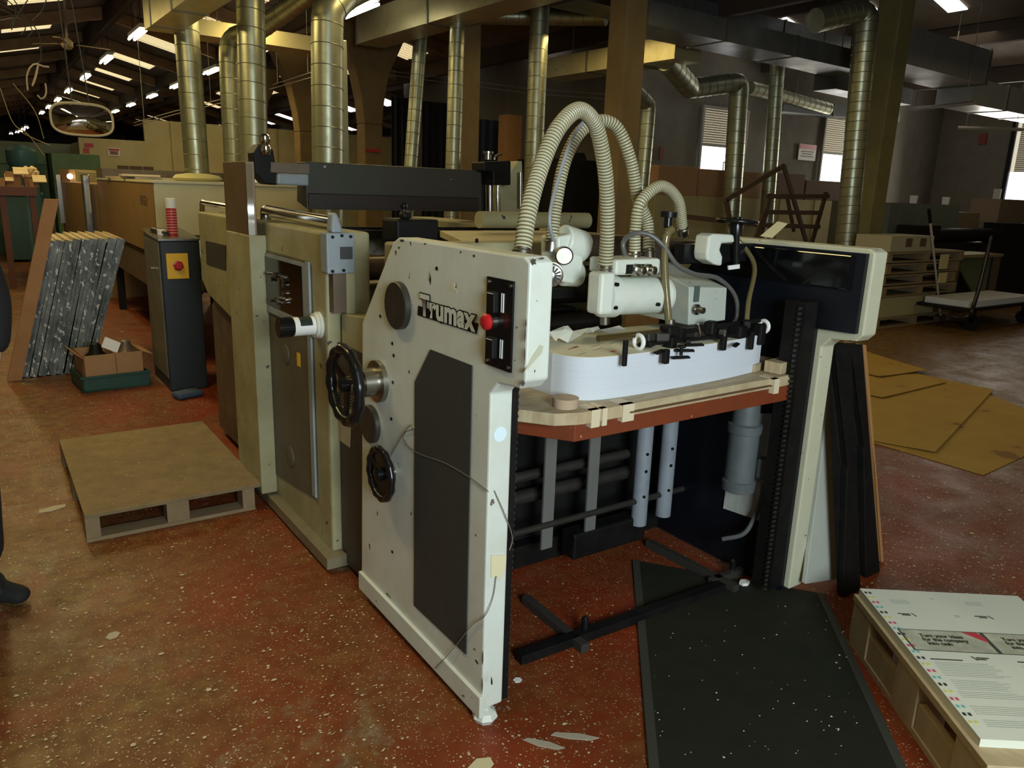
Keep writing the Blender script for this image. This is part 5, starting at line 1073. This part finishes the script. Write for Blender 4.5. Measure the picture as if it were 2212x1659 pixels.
bandm = mat('printed stone photo', (.50, .51, .39), .5, col2=(.30, .30, .22), sc=16, amt=.9)
decal(.004, .555, .258, .378, 'printed_band', bandm)
bm = nb(); lbox(bm, .0, .555, .255, .258, TZ, TZ+.0008); lbox(bm, .0, .555, .376, .379, TZ, TZ+.0008); lbox(bm, -.001, .005, .255, .379, TZ, TZ+.0008); lbox(bm, .266, .279, .256, .378, TZ, TZ+.001); build('band_borders', bm, mat('dark green rule', (.03, .05, .035), .5), st)
Rm = frame4((0, 0, 0), u, -v)
def ltext(s_, size, a, b, m, nm, sx=1., off=0., dz=.0015):
    M = Rm.copy(); M.translation = L3(a, b, TZ+dz); bm = text_bm(s_, size, M, offset=off, sx=sx); return build(nm, bm, m, st)
TXT = mat('dark green print', (.02, .028, .012), .5)
for a0 in (.052, .320):
    for k, s_ in enumerate(('Turn your ideas', 'for the company', 'into cash')):
        ltext(s_, .026, a0+(.004, .004, .010)[k], .300+k*.0225, TXT, 'lettering', sx=.84, off=.0010)
bm = nb(); RB = [(.208, .259), (.258, .259), (.270, .285), (.270, .318), (.240, .292)]
hexa(bm, [L3(a_, b_, TZ+.0012) for a_, b_ in RB], [L3(a_, b_, TZ+.0004) for a_, b_ in RB]); build('red_ribbon', bm, mat('ribbon red', (.5, .03, .05), .5), st)
cols = [mat('bar key', (.03, .03, .03), .6), mat('bar yellow', (.62, .6, .15), .6), mat('bar magenta', (.55, .08, .15), .6), mat('bar cyan', (.15, .45, .42), .6)]
for ci in range(4):
    bm = nb()
    for k in range(22):
        b_ = .012+k*.0335
        if k % 4 == ci: lbox(bm, -.012, -.003, b_, b_+.013, TZ, TZ+.0007); lbox(bm, .003, .012, b_, b_+.013, TZ, TZ+.0007)
    build('colour_bars', bm, cols[ci], st)
bm = nb(); rr = random.Random(3)
def para(a0, b0, n, w_, gap=.0085):
    for k in range(n): lbox(bm, a0, a0+w_*rr.uniform(.78, 1), b0+k*gap, b0+k*gap+.0025, TZ, TZ+.0006)
para(.03, .440, 3, .20); para(.03, .466, 6, .21); para(.034, .530, 6, .17); para(.028, .585, 4, .21); para(.028, .65, 5, .19); para(.03, .71, 4, .2)
para(.30, .440, 3, .20); para(.30, .466, 6, .21); para(.30, .530, 6, .17); para(.30, .65, 5, .19)
para(.06, .062, 5, .065, .006); para(.325, .052, 5, .065, .006); para(.24, .15, 3, .02, .006); para(.21, .04, 2, .015, .005)
build('small_print', bm, mat('grey small print', (.34, .36, .3), .7), st)
bm = nb(); lbox(bm, .027, .127, .422, .427, TZ, TZ+.0007); lbox(bm, .30, .38, .415, .420, TZ, TZ+.0007)
for a0, b0, s_ in ((.168, .410, 1), (.096, .160, -1), (.362, .153, -1)):
    g_ = [(a0-.004, b0-.010), (a0+.001, b0-.010), (a0+.010, b0+.010), (a0+.005, b0+.010)]
    hexa(bm, [L3(x_, y_, TZ+.0008) for x_, y_ in g_], [L3(x_, y_, TZ) for x_, y_ in g_])
    for k in range(2): lbox(bm, *(sorted((a0+s_*.009, a0+s_*(.05-k*.012)))), b0-.006+k*.008, b0-.001+k*.008, TZ, TZ+.0008)
build('logo_marks', bm, TXT, st)
# card sheets on the floor
def sheet(q, lab, z, curl=.0):
    P = [PZ(*p, z) for p in q]; n = 6; bm = nb(); grid = []
    for i in range(n+1):
        row = []
        for j in range(n+1):
            s, t_ = i/n, j/n; p = (P[0]*(1-s)+P[1]*s)*(1-t_)+(P[3]*(1-s)+P[2]*s)*t_; p = p.copy(); p.z = z+curl*(max(0, s-.6)**2+max(0, .3-t_)**2); row.append(p)
        grid.append(row)
    T = [[bm.verts.new(p) for p in r] for r in grid]; Bt = [[bm.verts.new(p-Vector((0, 0, .004))) for p in r] for r in grid]
    for i in range(n):
        for j in range(n):
            bm.faces.new((T[i][j], T[i+1][j], T[i+1][j+1], T[i][j+1])); bm.faces.new((Bt[i][j], Bt[i][j+1], Bt[i+1][j+1], Bt[i+1][j]))
    for i in range(n):
        bm.faces.new((T[i][0], Bt[i][0], Bt[i+1][0], T[i+1][0])); bm.faces.new((T[i][n], T[i+1][n], Bt[i+1][n], Bt[i][n]))
        bm.faces.new((T[0][i], T[0][i+1], Bt[0][i+1], Bt[0][i])); bm.faces.new((T[n][i], Bt[n][i], Bt[n][i+1], T[n][i+1]))
    return tag(build('card_sheet', bm, CARDY), lab, 'card sheet', 'yellow card sheets on the floor')
sheet([(1700, 900), (2125, 1025), (2330, 930), (2120, 845)], 'largest yellow card sheet, lowest and nearest the picture edge', .005)
sheet([(1700, 915), (2020, 978), (2146, 843), (1860, 780)], 'stained yellow card sheet overlapping the largest one', .012, .05)
sheet([(1740, 820), (1905, 860), (2045, 826), (1870, 790)], 'smaller yellow card sheet above the stained one', .02, .04)
sheet([(1760, 780), (1900, 815), (2002, 800), (1860, 755)], 'farthest yellow card sheet by the feeder edge', .027, .05)

# ================================================================== RIGHT BACKGROUND
# low cream partition with cartons on top
bm = nb(); box(bm, 7.6, 14.9, 9.5, 9.75, 0, 1.62)
for x in (8.3, 9.4, 10.5, 11.6, 12.7, 13.8): box(bm, x-.012, x+.012, 9.485, 9.5, 0, 1.62)
tag(build('low_partition', bm, mat('drab yellow panel', (.42, .36, .16), .7, col2=(.33, .28, .12), sc=3)), 'long low drab yellow partition behind the feeder', 'partition')
for (x0, x1, z1, lab, m_) in ((9.42, 10.38, 2.1, 'left brown carton of the pair under the first daylit window', CARD), (10.42, 12.1, 2.08, 'wide brown carton right of it under the same window', CARD), (12.5, 13.4, 2.1, 'dark carton behind the trestle legs', mat('dark carton', (.13, .08, .05), .8)), (13.45, 14.8, 2.0, 'dark brown carton below the second daylit window', _m['dark carton'])):
    bm = nb(); box(bm, x0, x1, 9.5, 9.74, 1.62, z1); tag(build('carton', bm, m_, bev=.01), lab, 'carton', 'cartons on the low partition')
# brown timber trestle / steps
tr = thing('timber_trestle', 'brown timber trestle steps in front of the low partition', 'trestle', (10.6, 8, 0))
def tb(q0, q1, yy0, yy1, w_=.07, nm='rail', ext=None):
    a, b = PY(*q0, yy0), PY(*q1, yy1)
    if ext: d = (b-a); b = a+d*((a.z-0)/(a.z-b.z))
    bm = nb(); bar(bm, a, b, w_, .04, (0, 1, 0)); return build(nm, bm, BROWNW, tr)
tb((1693, 358), (1735, 500), 8, 8.2, ext=True, nm='leg'); tb((1665, 418), (1640, 520), 8, 8.1, ext=True, nm='leg'); tb((1785, 415), (1755, 520), 8, 8.1, ext=True, nm='leg'); tb((1568, 432), (1577, 475), 8, 8, ext=True, nm='leg')
tb((1568, 432), (1693, 358), 8, 8); tb((1655, 424), (1790, 424), 8, 8); tb((1650, 458), (1775, 460), 8, 8, nm='tread'); tb((1640, 486), (1770, 490), 8, 8, nm='tread'); tb((1480, 468), (1640, 486), 8, 8)
tb((1650, 460), (1630, 520), 7.8, 7.8, ext=True, nm='leg'); tb((1700, 424), (1715, 500), 8.3, 8.3, w_=.05, nm='brace')
# pallet stack with crates
k = 0
labs = ['bottom pallet of the stack right of the pillar', 'second pallet up in the stack right of the pillar', 'third pallet up in the stack right of the pillar', 'fourth pallet up in the stack', 'top pallet of the stack under the machine parts']
def pallet_at(x0, x1, y0, y1, z0, lab, cpy=None):
    t = thing('pallet', lab, 'pallet', ((x0+x1)/2, (y0+y1)/2, z0), 'stacked pallets in the background')
    bm = nb(); box(bm, x0, x1, y0, y1, z0+.11, z0+.135); build('deck_board', bm, WOODPAL, t)
    for x in (x0, (x0+x1)/2-.05, x1-.1):
        bm = nb(); box(bm, x, x+.1, y0, y1, z0+.02, z0+.11); build('stringer', bm, WOODPAL, t)
    bm = nb(); box(bm, x0, x1, y0, y0+.1, z0, z0+.02); box(bm, x0, x1, y1-.1, y1, z0, z0+.02); build_each('bottom_board', bm, WOODPAL, t)
pallet_at(9.55, 11.5, 5.45, 6.1, 0, labs[0])
bm = nb(); box(bm, 9.6, 11.0, 5.47, 6.0, .14, .40); tag(build('paper_ream_block', bm, mat('yellowish ream block', (.34, .3, .14), .7)), 'yellowish block of paper on the bottom pallet', 'paper stack')
pallet_at(9.6, 11.5, 5.45, 6.1, .41, labs[1]); pallet_at(9.6, 11.5, 5.48, 6.1, .56, labs[2]); pallet_at(9.65, 11.5, 5.46, 6.1, .71, labs[3]); pallet_at(9.6, 11.55, 5.44, 6.1, .86, labs[4])
bm = nb(); box(bm, 9.65, 10.7, 5.46, 5.95, 1.0, 1.2); g = tag(build('cream_crate', bm, mat('drab cream crate', (.34, .31, .2), .7)), 'cream crate with a dark square mark, on the top pallet', 'crate')
bm = nb(); box(bm, 10.0, 10.15, 5.455, 5.46, 1.06, 1.17); box(bm, 10.35, 10.5, 5.455, 5.46, 1.06, 1.17); build_each('dark_mark', bm, BROWNW, g)
bm = nb(); box(bm, 10.9, 11.1, 5.42, 5.44, .75, .95); box(bm, 10.9, 11.1, 5.40, 5.42, .56, .7); tag(build('tag_card', bm, mat('pale tag', (.5, .42, .2), .7)), 'pale cards tacked to the end of the pallet stack', 'card')
# grey industrial cabinet, roller
bm = nb(); box(bm, 11.5, 13.6, 6.6, 7.6, 0, 1.62); box(bm, 11.45, 13.65, 6.55, 6.6, 1.0, 1.1); tag(build('grey_machine', bm, mat('drab grey green machine', (.13, .145, .125), .6, col2=(.1, .105, .09), sc=3)), 'drab grey machine cabinet behind the pallet stack', 'machine')
bm = nb(); cyl(bm, (12.3, 6.3, 1.15), (14.2, 6.3, 1.15), .11); box(bm, 11.6, 12.3, 6.2, 6.5, 1.06, 1.3); box(bm, 14.2, 16.4, 6.1, 6.45, .0, 1.35); box(bm, 12, 14.2, 6.1, 6.45, .0, 1.03); tag(build('roller_machine', bm, BLKM), 'black roller machine in front of the grey cabinet', 'machine')
for x, lab in ((12.3, 'white cup on the left end of the grey machine'), (13.3, 'white cup on the right end of the grey machine')):
    bm = nb(); lathe(bm, (x, 6.7, 1.62), (x, 6.7, 3), [(0, .05), (.12, .06), (.121, .055)], 16); tag(build('cup', bm, WHITE, smooth=True), lab, 'cup')
bm = nb(); box(bm, 13.7, 14.6, 6.7, 7.3, 0, 1.0); box(bm, 13.75, 14.55, 6.7, 7.2, 1.0, 1.5); tag(build('brown_carton_stack', bm, mat('dim cardboard', (.2, .14, .09), .8)), 'dim brown cartons right of the grey machine', 'carton')
bm = nb(); box(bm, 15.0, 16.1, 6.6, 7.1, 1.35, 1.75); tag(build('carton', bm, _m['dim cardboard']), 'pale brown carton on the black roller machine', 'carton')
bm = nb(); a, b = PX(2140, 448, 20.9), PX(2163, 408, 20.9); a, b = PX(2140, 448, 20.85), PX(2163, 408, 20.85); box(bm, 20.85, 21, b.y, a.y, a.z, b.z); tag(build('wall_box', bm, mat('pale wall box', (.42, .4, .34), .6)), 'pale wall mounted box left of the right window', 'electrical box')
# broom
t = thing('broom', 'broom with a grey handle leaning on the pallet stack', 'broom', tuple(PZ(2035, 700)))
a, b = PZ(2032, 688, .03), PY(2007, 455, 5.42); bm = nb(); cyl(bm, a, b, .016); build('handle', bm, mat('pale broom handle', (.42, .38, .3), .5), t, smooth=True)
d = (b-a).normalized(); bm = nb(); cyl(bm, b-d*.18, b+d*.02, .022); build('grip', bm, BLKM, t, smooth=True)
bm = nb(); obox(bm, (a.x, a.y, .04), (.45, .08, .08), .2); build('brush_head', bm, BROWNW, t, bev=.01)
# work bench and trolley at right
t = thing('workbench', 'dim timber workbench with loose sheets on it', 'bench', (12.6, 5.8, 0))
a, b = PY(2072, 552, 5.6), PY(2168, 552, 5.6)
bm = nb(); box(bm, a.x, b.x, 5.6, 6.05, a.z-.04, a.z); build('bench_top', bm, WOODPAL, t)
for x in (a.x+.05, b.x-.1): bm = nb(); box(bm, x, x+.08, 5.62, 5.7, 0, a.z-.04); build('leg', bm, BROWNW, t)
bm = nb(); A = [Vector((a.x+.1, 5.72, a.z-.05)), Vector((b.x-.1, 5.72, a.z-.05)), Vector((b.x-.25, 5.66, .35)), Vector((b.x-.6, 5.66, .3))]; hexa(bm, A, [p+Vector((0, .03, 0)) for p in A]); build('slanting_panel', bm, mat('greenish board', (.1, .11, .05), .7), t)
bm = nb(); box(bm, a.x+.2, b.x-.5, 5.65, 5.95, a.z+.001, a.z+.006); box(bm, a.x+.6, b.x-.2, 5.7, 6.0, a.z+.006, a.z+.012); tag(build('loose_sheets', bm, WHITE), 'loose pale sheets on the timber workbench', 'paper')
t = thing('sheet_trolley', 'low black trolley with white sheets at the right edge', 'trolley', (12.5, 4.4, 0))
a = PZ(2120, 668, .30); ty_ = a.y
bm = nb(); box(bm, a.x-.3, a.x+1.8, ty_, ty_+.7, .28, .32); build('platform', bm, BLKM, t)
bm = nb(); tube(bm, resample(spline([(a.x-.9, ty_-.05, .25), (a.x-.5, ty_-.05, .22), (a.x-.33, ty_-.05, .4), (a.x-.2, ty_-.05, 1.25)], 8), .05), .025, 10); build('push_bar', bm, BLACK, t, smooth=True)
for x in (a.x, a.x+1.5): bm = nb(); cyl(bm, (x, ty_+.1, .09), (x+.05, ty_+.1, .09), .09); build('castor', bm, BLKM, t, smooth=True); bm = nb(); box(bm, x, x+.05, ty_+.07, ty_+.13, .1, .28); build('castor_fork', bm, BLKM, t)
bm = nb(); box(bm, a.x-.2, a.x+1.6, ty_+.05, ty_+.65, .321, .40); tag(build('white_sheet_stack', bm, mat('cool white sheets', (.5, .52, .55), .6)), 'stack of cool white sheets lying on the black trolley', 'paper stack')

# ================================================================== LEFT BACKGROUND
a, b = PY(110, 330, 18), PY(218, 367, 18); bm = nb(); box(bm, a.x, b.x, 18, 18.8, 0, a.z); tag(build('green_machine', bm, GREENM), 'dark green machine bed behind the dryer, left of the partition', 'machine')
a, b = PY(-40, 322, 19), PY(108, 420, 19); bm = nb(); box(bm, a.x, b.x, 19, 20, 0, a.z); box(bm, a.x, b.x, 18.95, 19, a.z-.25, a.z-.2); tag(build('green_press_frame', bm, GREENM), 'long green press frame at the left edge of the hall', 'machine')
a, b = PY(35, 333, 17.5), PY(60, 362, 17.5); bm = nb(); lathe(bm, ((a.x+b.x)/2, 17.5, 0), ((a.x+b.x)/2, 17.5, 9), [(0, .24), (b.z-.05, .24), (b.z, .2), (b.z+.1, .25), (b.z+.3, .25), (b.z+.4, .12)], 20); tag(build('blue_motor', bm, mat('blue green motor', (.04, .11, .12), .4), smooth=True), 'blue green motor on the green frame', 'motor')
bm = nb(); a, b = PY(-30, 302, 24), PY(176, 315, 24); box(bm, a.x, b.x, 24, 24.2, a.z-.25, a.z); tag(build('gantry_beam', bm, mat('pale green grey gantry', (.22, .24, .15), .6)), 'pale overhead gantry beam above the green machines', 'beam')
bm = nb(); a, b = PY(-20, 402, 13), PY(80, 412, 13); box(bm, -.8, b.x, 13, 14.5, a.z-.12, a.z); 
for x in (.3, b.x-.1): box(bm, x, x+.08, 13.05, 13.15, 0, a.z)
tag(build('packing_table', bm, mat('dark red brown table', (.14, .05, .03), .6)), 'dark red brown packing table at the left edge', 'table'); TZ2 = a.z
for (q0, q1, lab, m_) in (((14, 400), (42, 366), 'open brown carton standing on the packing table', CARD), ((54, 400), (82, 383), 'smaller open carton beside it on the packing table', CARD), ((-6, 400), (10, 380), 'cut carton at the very left of the packing table', CARD)):
    a, b = PY(*q0, 13.3), PY(*q1, 13.3); t = thing('carton', lab, 'carton', ((a.x+b.x)/2, 13.5, TZ2), 'cartons on the packing table')
    bm = nb(); box(bm, a.x, b.x, 13.3, 13.7, TZ2, b.z-.03); build('carton_body', bm, m_, t); bm = nb(); obox(bm, ((a.x+b.x)/2+.1, 13.3, b.z-.02), (b.x-a.x, .2, .01), Matrix.Rotation(.5, 3, 'X')); build('flap', bm, WOODP, t)
bm = nb()
for k in range(10): c = PY(62+random.uniform(-12, 12), 372+random.uniform(-4, 6), 13.6); bmesh.ops.create_icosphere(bm, subdivisions=1, radius=random.uniform(.04, .08), matrix=Matrix.Translation(c))
tag(build('packing_paper', bm, mat('crumpled packing paper', (.45, .34, .2), .8)), 'heap of crumpled packing paper among the cartons', 'packing paper', kind='stuff')
for (q0, q1, yy, lab) in (((8, 486), (55, 420), 17, 'blue green bin at the left edge, the front one'), ((55, 484), (90, 419), 17.6, 'blue green bin just right of the front one')):
    a, b = PY(*q0, yy), PY(*q1, yy); zt_ = b.z; x0_, x1_ = a.x, b.x; t = thing('wheeled_bin', lab, 'bin', ((x0_+x1_)/2, yy, 0), 'bins under the packing table')
    bm = nb(); w__ = x1_-x0_; hexa(bm, [(x0_+.04*w__, yy+.05, .05), (x1_-.04*w__, yy+.05, .05), (x1_-.04*w__, yy+.5, .05), (x0_+.04*w__, yy+.5, .05)], [(x0_, yy, zt_), (x1_, yy, zt_), (x1_, yy+.55, zt_), (x0_, yy+.55, zt_)]); build('bin_body', bm, BINM, t)
    bm = nb(); box(bm, x0_-.03, x1_+.03, yy-.03, yy+.58, zt_-.03, zt_+.03); build('bin_rim', bm, BINM, t, bev=.01)
    for x in (x0_+.1, x1_-.1): bm = nb(); cyl(bm, (x, yy+.45, .06), (x+.04, yy+.45, .06), .06, seg=14); build('wheel', bm, BLKM, t)

# ================================================================== PERSON at the left edge
pe = thing('person', 'person in black coat, trousers and shoes cut off by the left edge', 'person', (-.24, 3.35, 0))
def skin_mesh(name, verts, edges, radii, m, parent, sub=2, root=0):
    me = bpy.data.meshes.new(name); me.from_pydata(verts, edges, []); o = bpy.data.objects.new(name, me); C.objects.link(o)
    o.modifiers.new('skin', 'SKIN').use_smooth_shade = True
    for i, r_ in enumerate(radii):
        s = me.skin_vertices[0].data[i]; s.radius = r_ if isinstance(r_, tuple) else (r_, r_); s.use_root = (i == root)
    sb_ = o.modifiers.new('sub', 'SUBSURF'); sb_.levels = sub; sb_.render_levels = sub
    dg = bpy.context.evaluated_depsgraph_get(); dg.update(); nm_ = bpy.data.meshes.new_from_object(o.evaluated_get(dg)); bpy.data.objects.remove(o)
    bm = nb(); bm.from_mesh(nm_); bpy.data.meshes.remove(nm_); ob = build(name, bm, m, parent)
    for p in ob.data.polygons: p.use_smooth = True
    return ob
bx, by = -.243, 3.35
V_ = [(0, 0, .93), (0, 0, 1.12), (0, .01, 1.32), (0, .0, 1.46), (0, .02, 1.54), (0, 0, 1.62), (0, -.01, 1.72),
      (.10, 0, .88), (.12, -.03, .48), (.12, .02, .09), (.15, -.14, .04), (-.10, 0, .88), (-.12, 0, .48), (-.12, .04, .09), (-.13, -.12, .04),
      (.19, 0, 1.42), (.25, .03, 1.15), (.23, -.07, .92), (-.19, 0, 1.42), (-.25, .03, 1.15), (-.23, -.07, .92)]
E_ = [(0, 1), (1, 2), (2, 3), (3, 4), (4, 5), (5, 6), (0, 7), (7, 8), (8, 9), (9, 10), (0, 11), (11, 12), (12, 13), (13, 14), (3, 15), (15, 16), (16, 17), (3, 18), (18, 19), (19, 20)]
Rd = [(.15, .11), (.14, .11), (.17, .12), (.11, .08), .052, (.068, .085), (.06, .075), .095, .065, .045, .035, .095, .065, .045, .035, .06, .048, .034, .06, .048, .034]
V_ = [(bx+a, by+b, c) for a, b, c in V_]
skin_mesh('body', V_, E_, Rd, SKIN, pe)
cv = [(bx, by, .62), (bx, by, .95), (bx, by, 1.15), (bx, by+.01, 1.34), (bx, by, 1.46), (bx+.20, by, 1.41), (bx+.265, by+.03, 1.15), (bx+.24, by-.07, .96), (bx-.20, by, 1.41), (bx-.26, by+.03, 1.15), (bx-.24, by-.07, .96)]
skin_mesh('coat', cv, [(0, 1), (1, 2), (2, 3), (3, 4), (4, 5), (5, 6), (6, 7), (4, 8), (8, 9), (9, 10)], [(.21, .17), (.19, .16), (.17, .14), (.2, .15), (.12, .1), .08, .065, .055, .08, .065, .055], CLOTH, pe, root=1)
tv = [(bx, by, .93), (bx+.11, by, .86), (bx+.125, by-.03, .48), (bx+.12, by+.02, .12), (bx-.11, by, .86), (bx-.125, by, .48), (bx-.12, by+.04, .12)]
skin_mesh('trousers', tv, [(0, 1), (1, 2), (2, 3), (0, 4), (4, 5), (5, 6)], [(.16, .13), .12, .09, .075, .12, .09, .075], CLOTH, pe)
for s, dy in ((.15, -.02), (-.14, .02)):
    skin_mesh('shoe', [(bx+s*.85, by+.06+dy, .055), (bx+s, by-.06+dy, .05), (bx+s+(.10 if s > 0 else -.02), by-.14+dy, .035)], [(0, 1), (1, 2)], [(.05, .05), (.048, .045), (.04, .03)], CLOTH, pe)
for s in (1, -1):
    hx_, hy_, hz_ = bx+s*.205, by-.085, .87
    hv = [(hx_, hy_+.01, hz_+.04), (hx_, hy_, hz_)]; he = [(0, 1)]; hr = [(.022, .028), (.018, .036)]
    skin_mesh('palm', hv, he, hr, SKIN, pe, 1)
    for k in range(4):
        y0_ = hy_-.028+k*.019; L__ = (.05, .058, .055, .042)[k]
        skin_mesh('finger', [(hx_, y0_, hz_-.03), (hx_-s*.004, y0_-.002, hz_-.03-L__*.6), (hx_-s*.018, y0_-.004, hz_-.03-L__*1.1)], [(0, 1), (1, 2)], [.009, .0082, .0072], SKIN, pe, 1)
    skin_mesh('thumb', [(hx_-s*.004, hy_-.03, hz_+.01), (hx_-s*.012, hy_-.055, hz_-.015), (hx_-s*.016, hy_-.06, hz_-.04)], [(0, 1), (1, 2)], [.011, .0095, .008], SKIN, pe, 1)
bm = nb(); bmesh.ops.create_uvsphere(bm, u_segments=20, v_segments=14, radius=1, matrix=Matrix.Translation((bx, by+.02, 1.70)) @ Matrix.Diagonal((.082, .1, .085, 1)))
build('hair', bm, HAIR, pe, smooth=True)
bm = nb()
for s in (-.028, .028): bmesh.ops.create_uvsphere(bm, u_segments=10, v_segments=8, radius=.011, matrix=Matrix.Translation((bx+s, by-.082, 1.665)))
build_each('eye', bm, WHITE, pe, smooth=True)
bm = nb(); lathe(bm, (bx, by-.07, 1.665), (bx, by-.11, 1.62), [(0, .006), (.035, .013), (.05, .008)], 10); build('nose', bm, SKIN, pe, smooth=True)
bm = nb(); obox(bm, (bx, by-.078, 1.60), (.045, .01, .01), 0); build('mouth', bm, mat('lips', (.35, .12, .1), .5), pe, bev=.003)
for s in (-.075, .075): bm = nb(); bmesh.ops.create_uvsphere(bm, u_segments=10, v_segments=8, radius=1, matrix=Matrix.Translation((bx+s, by+.005, 1.655)) @ Matrix.Diagonal((.01, .018, .03, 1))); build('ear', bm, SKIN, pe, smooth=True)

# ================================================================== LITTER
def poly_scrap(q, w_, h_, ang, lab, m=WHITE, z=.003):
    p = PZ(*q, 0); bm = nb(); n = 6; c_, s_ = math.cos(ang), math.sin(ang); P = []
    for k in range(n):
        a = 2*math.pi*k/n+.3; x, y = w_/2*math.cos(a)*random.uniform(.8, 1.1), h_/2*math.sin(a)*random.uniform(.8, 1.1); P.append((p.x+x*c_-y*s_, p.y+x*s_+y*c_))
    prism(bm, P, 'z', .0008, z); return tag(build('paper_scrap', bm, m), lab, 'scrap', 'scraps on the floor')
GRS = mat('dirty scrap', (.42, .38, .27), .8)
poly_scrap((115, 1099), .16, .07, .3, 'large pale paper scrap left of the step pallet', GRS)
poly_scrap((245, 1373), .06, .05, .8, 'pale scrap in the lower left of the aisle', GRS)
poly_scrap((1175, 1608), .13, .03, -.9, 'grey tape strip on the red floor below the feeder foot', mat('grey tape', (.34, .3, .22), .7))
poly_scrap((1240, 1592), .16, .03, -.7, 'second grey tape strip right of the first one', _m['grey tape'])
poly_scrap((1040, 1656), .10, .06, .2, 'pale yellow patch at the bottom edge of the picture', mat('pale yellow patch', (.5, .46, .28), .8))
poly_scrap((1118, 1470), .035, .03, .2, 'small white scrap beside the feeder front edge', WHITE)
poly_scrap((1607, 1265), .06, .045, .2, 'white scrap beside the floor rail pin', WHITE, .02)
poly_scrap((360, 945), .001+.03, .02, .2, 'tiny white scrap on the floor behind the pallet', WHITE)
bm = nb(); rr = random.Random(11)
def fleck(x, y, s, z=.0015):
    n = 5; a0 = rr.random()*6.3; el = rr.uniform(.35, 1); vv = [bm.verts.new((x+s*math.cos(a0+k*2*math.pi/n)*rr.uniform(.6, 1), y+s*el*math.sin(a0+k*2*math.pi/n)*rr.uniform(.6, 1), z+rr.random()*.0015)) for k in range(n)]; bm.faces.new(vv)
for k in range(4800):
    if rr.random() < .62:
        px_, py_ = rr.uniform(-20, 1300), rr.uniform(700, 1700)
    else: px_, py_ = rr.uniform(1830, 2250), rr.uniform(760, 1320)
    p = PZ(px_, py_); dd = p.length
    s = rr.choice((.0014, .002, .003, .0048))*(1+.30*dd/2)*rr.uniform(.8, 1.2)*(1.7 if rr.random() < .06 else 1)
    if 1.05 < p.x < 2.9 and 1.6 < p.y < 7: continue
    if .23 < p.x < 1.07 and 3.6 < p.y < 4.9: continue
    fleck(p.x, p.y, s)
tag(build('paper_flecks', bm, mat('pale flecks', (.52, .44, .29), .8)), 'countless tiny pale paper flecks trodden into the red floor', 'litter', kind='stuff')
bm = nb()
for k in range(80):
    p = PZ(rr.uniform(1400, 1850), rr.uniform(1290, 1659))
    fleck(p.x, p.y, rr.uniform(.002, .006), .0095)
tag(build('mat_flecks', bm, mat('white flecks', (.62, .6, .5), .8)), 'scattered white flecks lying on the dark rubber mat', 'litter', kind='stuff')
